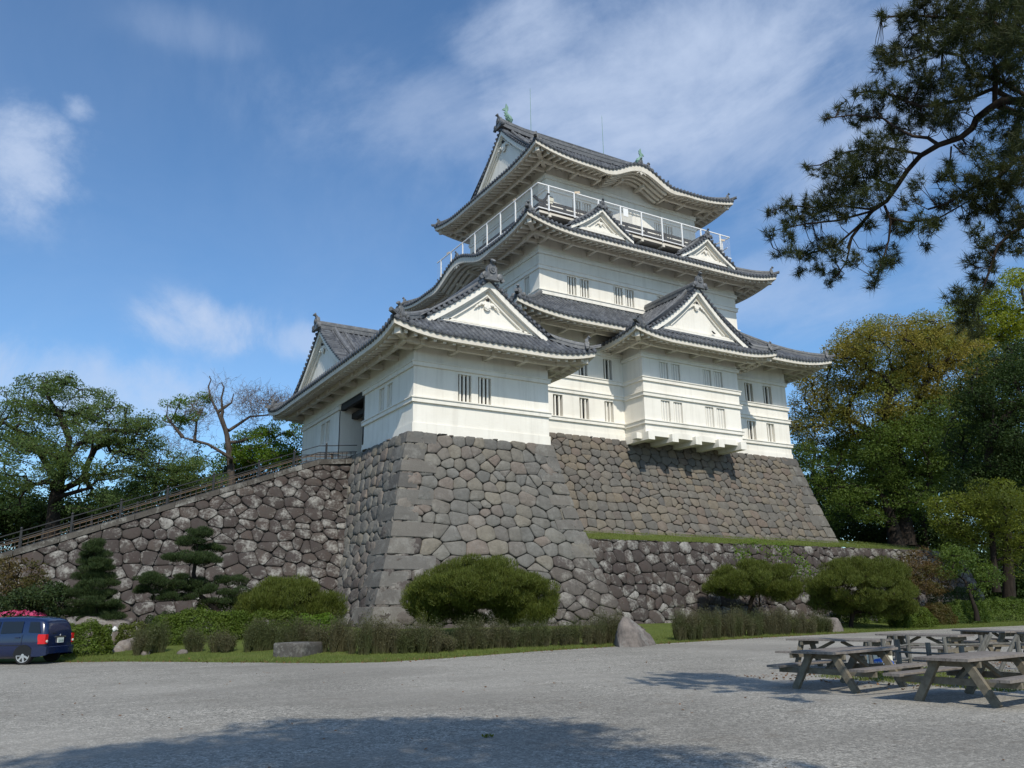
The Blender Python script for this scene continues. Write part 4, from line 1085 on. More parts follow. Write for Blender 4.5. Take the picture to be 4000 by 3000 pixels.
cbk = Pieces(); corner_blocks(cbk, tf, 0, HT, .82, rs, (tl, 0), (2.15, 1.25)); cbk.next(); corner_blocks(cbk, tf, 1, 7.2, .80, rs, (tr, 0), (1.5, .9))
cbk.build('corner_stones', M['cornerstone'], base_t)
bk.box(TX0, TX1, TY0+.05, 55, 8.6, 9.80)
bk.build('shadow_backing', M['gap'], base_t)
bkp = lambda t: .15+.235*t+.004*t*t
kf_ = Face((0, Y1F), (1, 0), (0, -1), ZK, bkp, lambda t: 28.5+0*np.asarray(t, float), lambda t: X1R+bkp(t))
kr_ = Face((X1R, 0), (0, 1), (1, 0), ZK, bkp, lambda t: Y1F-bkp(t), lambda t: Y1B+0*np.asarray(t, float))
base_k = thing('stone_rampart', 'tan and grey battered stone rampart carrying the main keep above the grass terrace', 'stone wall', (X1R, Y1F, 4.6), group='dry stone ramparts')
mb = MB(); bk = MB(); HK = 8.4
lay(mb, polygons(kf_.width(), HK, .86, .62, rs, None, .15), kf_, rs, bulge=.075); kf_.back(bk, HK)
lay(mb, stones(kr_.width(), HK, 1.0, .75, rs), kr_, rs); kr_.back(bk, HK)
mb.build('wall_stones', M['tanstone'], base_k, smooth=True)
cbk = MB(); corner_blocks(cbk, kf_, 1, HK, .86, rs, (kr_, 0), (2.0, 1.1)); cbk.build('corner_stones', M['cornerstone'], base_k)
bk.box(X1L, X1R, Y1F+.05, Y1B, 11.2, 12.25); bk.build('shadow_backing', M['gap'], base_k)
# -- terrace retaining wall
TE = 68.75
tof = lambda t: .10+.27*np.asarray(t, float)
ter = Face((0, 42.15), (1, 0), (0, -1), lambda x: 3.92-.0*x, tof, lambda t: 29.4+0*np.asarray(t, float), lambda t: TE+tof(t))
ted = Face((TE, 0), (0, 1), (1, 0), 3.92, tof, lambda t: 42.15-tof(t), lambda t: 62.0+0*np.asarray(t, float))
tw_ = thing('retaining_wall', 'low dark lichen spotted stone wall holding up the grass terrace below the keep', 'stone wall', (TE, 42.15, -1.5), group='dry stone retaining walls')
mb = MB(); bk = MB(); HR = 5.6
lay(mb, polygons(ter.width(), HR, .90, .66, rs, None, .22), ter, rs, bulge=.11); ter.back(bk, HR)
lay(mb, polygons(ted.width(), HR, 1.0, .75, rs), ted, rs); ted.back(bk, HR)
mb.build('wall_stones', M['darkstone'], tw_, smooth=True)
cbk = MB(); corner_blocks(cbk, ter, 1, HR, .75, rs, (ted, 0), (1.3, .8)); cbk.build('corner_stones', M['oldstone'], tw_)
bk.build('shadow_backing', M['gap'], tw_)
# -- ramp wall with sloping coping, steps and iron railing
def rz(x):
    x = np.asarray(x, float)
    return np.where(x > 16.7, 9.32+.1*(x-16.7), 9.32-.3725*(16.7-x))
rof = lambda t: .42*np.asarray(t, float)+.022*np.asarray(t, float)**2
RX, RE = -16.0, 19.6
rampf = Face((0, 52.25), (1, 0), (0, -1), rz, rof, lambda t: RX+0*np.asarray(t, float), lambda t: RE+0*np.asarray(t, float))
rw = thing('retaining_wall', 'sloping dark stone wall carrying the stairway ramp up to the turret doorway', 'stone wall', (0, 52.25, -1.6), group='dry stone retaining walls')
mb = MB(); bk = MB()
class Ramp(Face):
    pass
def rmap(u, z, dep):           # cells are laid out in (x, height) so that courses stay level
    x = RX+np.asarray(u, float); z = np.asarray(z, float)-2.2; dep = np.asarray(dep, float)+0*x
    t = np.maximum(rz(x)-z-.30, 0); return np.stack([x, 52.25-rof(t)-dep*.9, z+dep*.3], 1)
# region under the sloping coping (convex): z+2.2 <= rz(x)-.28+2.2
k_ = .3725; top = [((-k_, 1), 9.32-k_*(16.7-RX)-.30+2.2), ((0, 1), 9.30-.28+2.2)]
lay(mb, polygons(RE-RX, 11.4, .88, .67, rs, top, .26), rmap, rs, gap=.015, bulge=.12)
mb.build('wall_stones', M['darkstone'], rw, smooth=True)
xs = np.linspace(RX, RE, 40); G = []
for d in np.linspace(0, 11.5, 14): G.append(np.stack([xs, 52.25-rof(np.maximum(d-.3, 0))+.17+0*xs, rz(xs)-d], 1))
bk.grid(np.array(G)); bk.build('shadow_backing', M['gap'], rw)
cp = MB(); x = RX
while x < 18.9:
    L_ = rs.uniform(1.5, 2.6); x1 = min(x+L_, 18.95)
    if x < 16.7 < x1: x1 = 16.7
    a_ = A(x+.015, 0, float(rz(x+.015))); b_ = A(x1-.015, 0, float(rz(x1-.015)))
    r = rs.random(); y0, y1 = 52.12+rs.uniform(-.03, .02), 52.66
    V = [(p[0], y, p[2]+dz) for p in (a_, b_) for y in (y0, y1) for dz in (-.30, .03)]
    cp.add(V, np.array([(0, 1, 3, 2), (4, 6, 7, 5), (0, 4, 5, 1), (2, 3, 7, 6), (1, 5, 7, 3), (0, 2, 6, 4)]), r)
    x = x1
cp.build('coping', M['coping'], rw)
st = MB()
n_ = 46
for i in range(n_):            # stair treads behind the coping
    xa = 16.7-i*.72; z = float(rz(xa))-.02
    st.box(xa-.72, xa, 52.67, 56.2, z-.6-.36, z-.27)
st.box(16.72, 19.4, 52.67, 56.2, 8.3, 9.25)
st.box(RX, 19.2, 56.2, 56.6, -1.7, 1.5)
st.build('stairway', M['coping'], rw)
rail = thing('stair_railing', 'black iron railing with tan handrails running up the stairway ramp', 'railing', (0, 52.4, 3.0))
pxs = [-14.1, -11.7, -9.25, -6.8, -4.35, -1.9, .52, 2.88, 5.28, 7.7, 10.25, 12.9, 15.1, 17.2]
yr = 52.42
for px_ in pxs:
    p = MB(); z = float(rz(px_))
    p.box(px_-.055, px_+.055, yr-.055, yr+.055, z, z+1.03); p.lathe([(.03, 0), (.075, .06), (.05, .13), (0.01, .15)], (px_, yr, z+1.03), n=8)
    p.build('post', M['black'], rail)
r_ = MB(); b_ = MB(); tn = MB()
def along(mb_, y, dz, w, h, xa=-16.0, xb=19.3):
    mb_.beam((xa, y, float(rz(xa))+dz), (16.7, y, float(rz(16.7))+dz), w, h); mb_.beam((16.7, y, float(rz(16.7))+dz), (xb, y, float(rz(xb))+dz), w, h)
along(r_, yr, .96, .05, .05); along(r_, yr, .52, .05, .05); along(r_, yr, .07, .05, .04)
r_.build('rail', M['black'], rail)
for x in np.arange(-15.9, 19.2, .30):
    z = float(rz(x)); b_.box(x-.013, x+.013, yr-.013, yr+.013, z+.06, z+.52)
b_.build('balusters', M['black'], rail)['kind'] = 'stuff'
along(tn, yr+.16, .46, .035, .04); along(tn, yr+.16, .22, .03, .03); along(tn, 55.6, .75, .05, .06)
tn.build('handrail', M['tan_rail'], rail)
fr2 = MB(); along(fr2, 56.0, .92, .05, .05); along(fr2, 56.0, .45, .05, .05)
for x in np.arange(-15.5, 19.2, 2.45):
    z = float(rz(x)); fr2.box(x-.05, x+.05, 55.95, 56.05, z-.4, z+1.0)
for x in np.arange(-15.9, 19.2, .30):
    z = float(rz(x)); fr2.box(x-.012, x+.012, 55.99, 56.01, z-.2, z+.45)
fr2.build('outer_rail', M['black'], rail)
# ---------------------------------------------------------------- ground
EDGE = [(-60, 50), (-12, 42), (0.25, 35.2), (4, 32.6), (7.4, 28.7), (9.2, 26.6), (10.65, 25.9), (12.6, 26.2), (17.6, 27.7), (23.4, 28.7), (32.6, 30.1), (43.6, 30.9), (54.6, 30.6), (70, 31.5), (110, 33)]
def yedge(x): return np.interp(x, [e[0] for e in EDGE], [e[1] for e in EDGE])
def zg(x, y):
    """height of the planted garden between the gravel and the walls"""
    d = np.asarray(y, float)-yedge(x)
    wig = .05*np.sin(np.asarray(x, float)*3.1)+.04*np.sin(np.asarray(x, float)*7.3+np.asarray(y, float)*2)
    return GZ+.002+np.clip(d+wig, -1, 1)*.055+np.clip(d-.8, 0, 14)*.048
gm = MB(); R_ = 4500
gm.add([(-R_, -R_, GZ), (R_, -R_, GZ), (R_, R_, GZ), (-R_, R_, GZ)], [(0, 1, 2, 3)])
struct(gm.build('ground', M['earth']), label='bare earth ground reaching out round the castle')
gv = MB(); gv.add([(-48, -26, GZ+.004), (92, -26, GZ+.004), (92, 46, GZ+.004), (-48, 46, GZ+.004)], [(0, 1, 2, 3)])
struct(gv.build('gravel_yard', M['gravel']), label='pale grey gravel forecourt spreading in front of the castle')
gg = MB(); xs = np.linspace(-45, 110, 311); G = []
for d in np.concatenate([np.linspace(-.6, 2, 9), np.linspace(2.6, 30, 40)]):
    y = yedge(xs)+d; G.append(np.stack([xs, y, zg(xs, y)], 1))
gg.grid(np.array(G)); struct(gg.build('garden_lawn', M['grass'], smooth=True), label='rough green lawn between the gravel and the stone walls')
tg_ = MB(); xs = np.linspace(29, TE-.3, 90); G = []
for f in np.linspace(0, 1, 14):
    y = 42.35+f*9.2; G.append(np.stack([xs, np.full(90, y), 3.93+1.42*f**.85+.04*np.sin(xs*1.3+f*5)-.012*(np.maximum(xs-55, 0))], 1))
tg_.grid(np.array(G)); 
xs = np.linspace(58, TE-.3, 12); G = []
for f in np.linspace(0, 1, 14):
    y = 51.5+f*14; G.append(np.stack([xs, np.full(12, y), 5.30-.4*f-.012*np.maximum(xs-55, 0)], 1))
tg_.grid(np.array(G))
struct(tg_.build('terrace_grass', M['grass'], smooth=True), label='narrow green grass terrace below the main stone base')
# ---------------------------------------------------------------- plants: limb paths and crown lobes (x, y, z, radius, height, clumps)
VEG = {'R1':{'tr':[(76.13,51.66,5.8),(76.13,51.66,9.23),(76.18,51.58,13.42),(76.28,51.43,16.75)],'lobes':[(74.75,49.25,24.1,7.04,3.52,130),(73.18,53.11,23.4,3.37,2.65,30),(80.86,47.55,23.27,5.25,4.06,85),(73.28,56.44,20.92,3.21,2.72,34),(69.81,56.11,23.45,1.7,1.36,10),(75.39,52.03,19.21,7.15,3.58,90),(71.07,58.22,18.77,1.97,2.71,16),(76.61,47.15,26.0,3.27,1.64,25),(79.09,49.7,20.1,5.73,3.34,70),(71.07,54.69,16.38,3.31,1.89,20)]},
'R2':{'tr':[(94.15,52.91,6.38),(94.63,52.05,14.86),(94.95,51.45,21.23)],'lobes':[(94.86,50.26,31.51,4.32,3.24,40),(97.22,47.27,33.25,3.75,3.21,40),(95.45,49.64,27.47,4.27,3.2,40),(97.95,46.72,28.15,4.22,3.69,30),(95.17,54.01,28.62,2.77,2.22,16)]},
'R3':{'tr':[(73.99,51.24,5.41),(73.92,51.35,7.73),(73.59,51.81,10.03)],'lobes':[(74.62,55.06,13.35,4.8,3.36,85),(74.11,48.75,14.21,4.96,3.38,95),(78.01,46.64,16.02,4.32,3.86,85),(71.82,56.17,9.98,3.07,2.84,34),(72.43,51.3,9.46,4.51,2.26,45),(67.31,55.14,13.3,1.61,2.07,14),(77.96,50.41,10.57,4.18,2.78,45)]},
'R4':{'tr':[(64.63,36.04,-0.23),(64.92,35.52,4.85),(65.21,34.99,10.1)],'lobes':[(64.1,34.5,15.76,2.88,2.88,60),(64.88,33.21,13.37,3.17,4.23,80),(66.61,37.31,12.07,2.99,2.99,60),(66.18,34.24,9.35,2.84,2.84,50),(64.62,35.71,8.02,3.2,2.13,50),(67.84,33.46,18.26,2.21,1.84,30)]},
'R5':{'tr':[(59.07,33.68,1.04),(59.16,33.53,3.23),(59.22,33.42,5.15)],'lobes':[(57.81,32.1,6.24,1.9,1.75,45),(60.69,32.46,5.12,1.79,2.28,45),(58.22,34.15,5.18,1.96,1.63,40),(56.7,34.48,5.79,1.62,1.3,25),(60.44,32.54,2.88,1.29,1.29,16)]},
'R6':{'tr':[(79.31,64.14,7.05),(79.27,64.19,11.26),(79.22,64.25,15.56)],'lobes':[(79.59,65.17,19.61,1.76,2.47,22),(78.26,64.5,14.99,2.41,2.68,28),(79.78,63.97,11.26,2.4,3.2,28),(79.82,62.85,8.0,3.14,1.83,28)]},
'R7':[(84.05,50.27,1.54,2.8,1.87,50),(85.49,47.45,1.02,2.75,1.83,50),(79.54,49.62,3.29,2.27,1.82,40),(86.85,46.77,0.11,1.83,1.83,30),(79.87,55.5,6.42,4.38,1.22,40),(78.3,58.04,8.04,3.48,2.23,40),(82.5,53.93,7.34,2.93,1.71,30),(81.91,48.96,4.63,2.3,2.76,40),(85.68,47.71,2.82,3.23,2.77,50),(87.47,46.42,5.5,2.32,2.79,30),(78.73,49.17,5.92,1.81,1.81,20)],'R8':[(106.23,78.68,16.98,4.77,7.5,30),(105.65,69.98,17.09,5.76,7.69,40),(109.92,65.11,17.96,5.68,8.2,40),(109.37,57.91,18.04,5.37,8.95,40),(115.94,59.63,11.39,3.68,9.2,26),(97.98,78.43,11.86,2.6,3.9,14)],'L1':{'tr':[(2.41,63.95,5.16),(2.34,63.96,7.16),(2.46,63.95,8.57),(2.65,63.95,9.86),(2.76,63.94,11.47)],'lobes':[(1.96,66.2,14.67,3.65,1.66,110),(0.75,62.65,15.05,0.94,0.94,8),(-0.39,64.37,12.39,2.35,1.73,75),(5.17,63.19,12.71,2.92,1.46,75),(6.88,64.31,11.9,2.0,1.6,58),(0.45,62.18,9.43,2.87,1.66,85),(4.03,61.95,10.13,3.58,1.71,95),(7.88,65.0,10.4,2.02,1.52,34),(-0.47,65.51,7.66,1.56,1.4,22),(6.0,64.12,8.33,2.27,1.3,24),(1.69,66.51,12.0,2.96,1.32,30),(3.9,62.11,7.49,2.16,1.23,16),(1.28,66.09,15.42,1.98,0.83,14)]},
'L1l':[[(2.48,63.95,8.42),(1.22,63.99,10.23),(0.24,64.0,11.58),(-0.9,63.99,12.11)],[(2.58,63.95,7.95),(3.89,63.88,8.81),(4.06,63.87,9.95),(4.39,63.85,10.95),(5.33,63.78,11.67)],[(2.61,62.95,9.7),(3.3,62.91,11.02),(4.9,62.81,12.12),(6.64,62.65,12.25)],[(2.31,62.46,7.3),(4.14,62.36,8.0),(3.94,62.38,9.4),(4.11,62.36,11.0)],[(2.76,63.94,11.47),(2.02,63.97,13.04),(1.17,63.99,14.26),(0.67,64.0,15.52)]],
'L2':{'tr':[(15.23,70.37,9.45),(15.0,70.42,11.75),(14.56,70.51,14.07),(14.02,70.62,15.61)],'lobes':[(10.88,70.17,15.78,1.51,1.05,12),(10.48,72.64,14.86,0.96,0.77,6),(17.23,70.29,13.27,2.15,1.49,40),(18.78,69.84,14.73,1.66,1.38,18),(14.61,71.94,12.54,2.73,1.17,30),(16.68,70.93,12.34,1.96,1.02,20),(12.37,71.81,16.88,1.09,0.94,8),(18.29,68.25,12.24,1.53,1.15,16),(19.95,68.77,13.05,0.98,0.98,8)]},
'L2l':[[(14.56,70.51,14.07),(13.71,70.68,15.99),(13.08,70.8,17.14),(12.83,70.85,18.12),(13.0,70.82,18.74),(12.83,70.85,19.05)],[(14.18,70.59,15.43),(13.91,70.64,17.2),(14.06,70.61,18.1),(13.81,70.66,18.57)],[(14.84,69.43,11.97),(13.01,69.8,13.03),(11.07,70.13,13.49),(10.12,70.28,14.57),(9.42,70.37,14.78)],[(14.81,70.97,14.57),(16.37,70.63,15.86),(18.56,70.08,16.18)],[(14.9,70.44,13.3),(17.08,69.94,14.19),(18.15,69.68,14.64)],[(11.07,70.13,13.49),(9.73,70.33,15.11),(9.73,70.33,15.88)],[(12.04,70.48,13.25),(12.08,70.47,14.99),(12.52,70.4,16.2)],[(13.71,70.68,15.99),(14.73,70.48,16.86),(14.85,70.45,17.67)]],
'L2tw':[(16.73,69.18,16.6,2.53,1.56,170),(15.5,69.68,16.77,1.36,1.36,50),(18.44,69.01,16.55,1.77,1.34,90),(13.09,71.53,16.5,1.76,1.56,80),(11.14,70.38,15.27,1.7,1.32,60),(10.72,70.79,12.62,2.25,1.31,80),(13.91,70.63,18.21,0.86,0.94,16),(12.52,71.61,14.47,1.54,1.16,26),(16.52,71.04,15.14,1.58,0.99,30)],'L3':{'tr':[(9.01,67.4,8.74),(9.01,67.4,9.79),(9.11,67.39,11.21)],'lobes':[(9.35,68.19,9.92,1.77,1.42,34),(11.47,65.86,9.74,1.92,1.05,28),(7.96,67.71,8.37,1.73,1.04,16),(10.73,67.98,11.06,1.44,0.9,12)]},
'L4':[(13.02,72.15,9.54,2.68,1.0,44),(17.34,75.1,11.8,2.47,0.91,36),(19.48,72.64,12.83,1.63,0.82,20),(1.0,76.53,7.93,3.31,1.1,50),(5.63,76.81,8.16,3.44,1.34,50),(10.11,76.35,8.91,2.75,1.18,40),(-0.66,76.14,6.03,2.51,1.43,50),(2.76,76.28,6.51,2.95,1.11,40),(0.13,74.19,6.94,2.12,1.41,40),(3.97,75.87,7.25,2.23,1.11,25),(-1.83,73.73,8.2,2.08,2.08,30),(7.54,75.51,8.5,2.29,0.95,18)],'PB':[(11.21,6.03,8.79,0.372),(11.59,5.83,8.67,0.429),(11.2,5.14,7.97,0.45),(10.74,4.68,7.24,0.297),(11.13,6.28,8.86,0.174),(10.63,6.4,8.72,0.086),(11.34,6.54,8.51,0.295),(10.82,6.56,8.09,0.23),(10.93,6.13,7.73,0.223),(11.41,7.05,8.83,0.092),(11.04,5.87,8.15,0.25),(11.06,5.42,7.45,0.292),(11.02,5.57,7.23,0.267),(11.29,5.16,7.37,0.237),(10.37,6.59,7.43,0.14),(10.99,6.68,7.66,0.231),(11.54,6.63,7.72,0.251),(10.85,7.15,7.89,0.06),(10.97,7.5,7.83,0.122),(11.08,7.95,7.94,0.079),(11.15,7.41,7.66,0.183),(11.13,7.07,7.53,0.149),(11.34,6.74,7.21,0.292),(11.45,6.41,7.33,0.259),(10.84,5.72,6.83,0.239),(11.09,5.96,6.81,0.218),(10.61,6.87,6.77,0.198),(10.59,6.58,6.46,0.248),(10.8,7.25,6.93,0.117),(10.4,7.32,6.65,0.144),(10.54,8.01,6.91,0.061),(10.59,7.78,6.74,0.15),(10.18,7.06,6.28,0.223),(10.67,7.08,6.48,0.258),(10.68,6.83,6.21,0.252),(10.89,7.48,6.31,0.266),(10.26,6.75,5.75,0.217),(10.15,7.35,6.0,0.226),(10.41,7.9,6.16,0.178),(10.13,8.14,6.16,0.149),(10.29,8.61,6.31,0.087),(10.04,8.1,5.83,0.118),(9.75,8.24,5.66,0.082),(10.83,8.36,6.16,0.186),(10.19,7.5,5.83,0.171),(10.18,7.18,5.68,0.167),(9.98,8.04,5.6,0.116),(9.95,8.27,5.37,0.082),(9.93,7.96,5.27,0.115),(10.35,8.06,5.31,0.147),(10.91,8.18,5.7,0.152),(10.06,7.34,5.06,0.193),(10.29,7.8,5.04,0.115),(10.42,8.33,5.13,0.075),(10.92,7.95,5.07,0.113),(10.99,8.16,5.03,0.066),(10.17,7.13,4.85,0.109),(10.74,7.2,5.55,0.114),(11.18,7.31,5.23,0.191),(10.2,6.7,4.55,0.147),(10.75,7.28,4.64,0.078),(10.4,6.61,4.73,0.074),(11.12,7.06,5.71,0.129),(11.35,7.09,5.58,0.13),(10.95,6.62,5.78,0.111),(10.31,6.2,5.09,0.142),(10.43,6.13,5.71,0.105),(10.85,6.32,5.18,0.107),(11.34,6.71,5.12,0.033),(10.67,6.07,5.12,0.117),(11.23,6.31,6.08,0.077),(10.96,5.97,6.02,0.096),(10.78,5.88,5.74,0.094),(11.28,6.27,5.64,0.178),(10.89,5.63,5.51,0.269),(11.04,5.37,5.6,0.266),(11.59,5.35,6.0,0.249),(11.13,5.67,5.34,0.22),(11.59,5.41,5.62,0.196),(11.11,5.89,5.23,0.094),(10.66,5.63,4.82,0.09),(11.15,5.43,6.44,0.143),(11.73,5.49,6.59,0.175),(11.38,5.11,6.45,0.155),(11.74,6.03,6.57,0.126),(10.56,5.27,5.75,0.111),(10.89,5.69,4.7,0.114),(11.47,5.76,4.83,0.17),(11.42,5.46,4.92,0.153),(11.13,5.96,4.55,0.117),(11.29,5.87,4.52,0.117),(11.54,6.0,4.34,0.095),(11.28,6.02,4.38,0.073),(11.39,4.92,6.75,0.23),(11.35,5.03,5.66,0.251),(11.45,5.14,5.04,0.251),(11.16,4.64,7.37,0.302),(11.51,5.52,8.55,0.334),(11.52,5.02,8.21,0.321),(11.67,5.33,7.31,0.216),(11.27,5.35,7.79,0.255),(10.73,4.72,6.83,0.159),(11.32,5.24,6.56,0.117),(11.71,5.44,6.32,0.173),(11.36,5.54,5.34,0.194),(11.36,5.41,4.64,0.139),(11.09,5.63,8.01,0.218),(11.0,5.47,5.61,0.179),(11.47,5.5,5.2,0.181),(10.74,4.83,5.79,0.145),(11.6,6.18,7.84,0.201),(11.55,6.41,7.76,0.175),(10.5,5.8,3.76,0.159),(10.51,5.78,3.44,0.158),(10.45,5.89,3.91,0.124),(10.58,5.67,3.86,0.122),(10.51,5.8,3.59,0.134)],'PL':[[[(11.58,4.29,6.28),(11.5,4.89,6.64),(11.42,5.32,6.87),(11.38,5.49,6.82),(11.33,5.66,6.74),(11.31,5.72,6.62),(11.27,5.89,6.54),(11.18,6.18,6.54),(11.09,6.43,6.46),(11.02,6.62,6.29),(10.95,6.79,6.07),(10.89,6.94,5.89),(10.8,7.14,5.79),(10.74,7.28,5.65),(10.66,7.45,5.45),(10.62,7.52,5.28)],0.066],[[(11.4,5.41,6.86),(11.42,5.36,7.18),(11.44,5.32,7.43),(11.5,5.05,7.47),(11.58,4.56,7.39)],0.055],[[(11.43,5.35,7.27),(11.37,5.61,7.43),(11.35,5.73,7.85),(11.25,6.07,8.13),(11.14,6.4,8.11),(11.04,6.7,8.21)],0.035],[[(11.41,5.41,7.11),(11.33,5.7,7.1),(11.25,6.0,7.17),(11.14,6.34,7.27),(11.02,6.71,7.65),(10.93,6.95,7.83),(10.85,7.15,7.89)],0.04],[[(11.18,6.18,6.54),(11.14,6.3,6.71),(11.08,6.49,6.82),(11.03,6.65,7.0),(10.96,6.85,7.29),(10.8,7.24,7.52),(10.62,7.62,7.61)],0.03],[[(11.09,6.43,6.49),(10.96,6.8,6.74),(10.87,7.04,6.84),(10.72,7.39,6.91),(10.54,7.77,6.82),(10.45,7.94,6.85)],0.022],[[(10.95,6.79,6.07),(10.84,7.09,6.34),(10.69,7.44,6.47),(10.54,7.75,6.68)],0.022],[[(10.89,6.94,5.89),(10.79,7.17,5.83),(10.61,7.58,6.03),(10.44,7.93,6.11),(10.27,8.25,6.25),(10.14,8.48,6.22)],0.022],[[(10.8,7.14,5.79),(10.6,7.6,5.78),(10.36,8.07,5.86),(10.1,8.53,5.86)],0.02],[[(10.74,7.28,5.65),(10.55,7.68,5.36),(10.36,8.06,5.34),(10.15,8.43,5.47)],0.02],[[(10.87,6.97,5.82),(10.89,6.92,5.56),(10.86,6.98,5.24),(10.81,7.08,4.97),(10.75,7.2,4.67)],0.022],[[(10.66,7.45,5.45),(10.6,7.56,5.05),(10.51,7.73,4.84)],0.018],[[(10.89,6.92,5.59),(10.97,6.69,5.45),(11.1,6.31,5.38),(11.2,6.01,5.48),(11.28,5.72,5.57)],0.02],[[(11.55,4.37,5.76),(11.47,4.9,5.82),(11.4,5.27,5.9),(11.34,5.52,5.72),(11.26,5.82,5.7),(11.15,6.19,5.57),(11.07,6.43,5.57)],0.05],[[(11.49,4.52,4.78),(11.4,5.13,4.94),(11.32,5.47,4.85),(11.27,5.65,4.72),(11.23,5.78,4.42),(11.19,5.9,4.16),(11.15,6.03,3.97)],0.035],[[(11.58,4.56,7.39),(11.52,4.97,7.76),(11.47,5.27,8.17),(11.37,5.72,8.5),(11.19,6.31,8.91),(11.06,6.69,9.07)],0.045],[[(11.47,5.27,8.17),(11.38,5.64,8.19),(11.28,6.02,8.51),(11.19,6.3,8.53),(11.12,6.47,8.38)],0.025],[[(11.23,5.99,6.46),(11.25,5.89,6.27),(11.3,5.7,6.12)],0.012],[[(11.22,6.02,6.44),(11.2,6.08,6.13),(11.13,6.27,5.97)],0.014],[[(11.46,5.23,7.41),(11.45,5.26,7.28),(11.45,5.24,7.14)],0.02]],
'SH':[(-2.09,-3.05,13.32,1.0,0.5,9),(-1.18,-2.32,13.32,1.3,0.65,11),(-0.19,-2.52,13.32,1.4,0.7,12),(0.61,-3.11,13.32,1.3,0.65,11),(1.73,-2.78,12.82,0.9,0.45,8),(1.22,-4.57,13.32,0.9,0.45,8),(-0.57,-4.93,13.32,1.6,0.8,14),(-1.8,-4.4,13.32,1.6,0.8,14),(1.06,-6.27,13.32,0.9,0.45,8),(1.38,-7.05,13.32,0.9,0.45,8),(0.49,-6.2,13.32,1.2,0.6,10),(-2.71,-3.4,13.32,1.2,0.6,10),(-3.52,-3.18,13.32,1.2,0.6,10),(-4.29,-2.7,13.32,1.2,0.6,10),(-0.06,-5.64,13.32,1.4,0.7,12)],'TA':{'tr':[(11.4,38.34,-0.94),(11.32,38.36,-0.2),(11.33,38.36,0.31)],'lobes':[(11.22,38.78,0.76,1.22,0.51,34),(11.21,38.09,0.26,1.91,0.7,60),(12.57,37.65,0.04,0.67,0.5,16),(9.88,39.09,0.09,0.54,0.42,10),(11.49,38.23,-0.2,1.46,0.37,20)]},
'TB':{'tr':[(18.9,35.25,-1.0),(18.77,35.32,-0.52),(18.96,35.22,-0.01),(19.24,35.07,0.51)],'lobes':[(19.16,34.9,1.45,2.05,0.65,60),(19.2,34.98,0.9,3.02,0.69,110),(17.04,36.33,0.44,0.82,0.91,40),(21.24,33.58,0.41,0.86,0.94,40),(19.24,35.06,0.4,2.59,0.47,60),(20.43,34.54,0.07,0.99,0.43,18),(18.28,35.78,0.21,0.91,0.39,12),(21.07,33.54,-0.38,0.72,0.34,14),(17.35,36.32,-0.36,0.86,0.39,18),(20.15,34.49,-0.48,0.73,0.26,10),(18.65,35.33,-0.58,0.56,0.21,6)]},
'TC':{'tr':[(39.67,38.1,-0.66),(39.79,37.97,0.03),(39.92,37.83,0.44)],'lobes':[(40.08,37.74,1.75,2.36,0.58,60),(39.92,37.58,1.18,2.86,0.63,70),(39.04,39.18,0.83,1.39,0.35,20),(40.82,36.51,0.66,1.24,0.51,24)]},
'TD':{'tr':[(43.44,33.74,-1.43),(43.55,33.59,-0.72),(43.72,33.37,-0.06)],'lobes':[(44.01,33.05,1.54,2.55,0.83,70),(43.71,32.94,0.73,3.13,1.1,110),(43.0,34.45,-0.04,1.45,0.67,30),(45.32,31.72,0.04,1.03,1.03,30),(44.26,33.17,-0.28,2.2,0.5,30)]},
'NE':{'tr':[(3.49,39.85,-0.76),(3.46,39.85,0.02),(3.26,39.87,0.96),(3.25,39.87,1.92),(3.21,39.87,2.68)],'lobes':[(3.18,39.58,2.67,0.33,0.18,10),(3.21,39.97,2.36,0.47,0.14,11),(3.03,40.2,2.12,0.39,0.12,10),(3.52,39.6,2.04,0.33,0.12,8),(3.27,39.8,1.82,0.63,0.16,15),(3.05,40.05,1.48,0.51,0.14,13),(3.67,40.02,1.43,0.43,0.14,11),(3.33,39.82,1.11,0.78,0.18,20),(2.95,40.0,0.72,0.58,0.16,15),(3.79,39.96,0.68,0.51,0.16,13),(3.4,39.74,0.36,0.89,0.17,20),(2.89,40.02,-0.0,0.58,0.15,13),(4.01,39.86,0.17,0.43,0.18,13),(3.62,39.99,-0.35,0.78,0.17,15),(3.9,39.82,-0.17,0.58,0.19,13)]},
'NF':{'tr':[(8.88,40.03,-0.56),(8.25,40.16,0.15),(7.64,40.28,0.66),(7.34,40.34,1.58),(7.39,40.33,2.4),(7.38,40.33,3.23)],'lobes':[(7.4,40.19,3.42,0.59,0.17,15),(7.02,40.34,3.01,0.55,0.15,11),(7.94,40.57,2.73,0.6,0.15,13),(7.08,40.13,2.28,1.21,0.21,27),(7.67,39.99,2.14,0.84,0.17,17),(6.04,40.16,1.3,1.26,0.24,27),(7.08,40.67,1.12,1.04,0.29,23),(9.04,40.39,1.28,0.77,0.17,13),(5.79,40.38,0.87,0.92,0.18,15),(7.77,40.07,0.96,0.54,0.19,10),(6.47,40.24,0.57,1.02,0.2,17),(9.4,39.99,0.71,1.06,0.19,17),(8.82,40.03,0.35,0.84,0.17,10)]},
'PX':{'plum':{'tr':[(51.41,34.65,-1.14),(51.46,34.58,0.17),(51.48,34.55,1.35)],'lobes':[(52.18,34.66,2.1,1.54,1.08,22),(50.59,34.83,1.65,1.06,0.85,12),(52.75,34.0,1.33,1.22,0.92,14),(51.57,34.28,0.9,1.21,0.61,8)]},
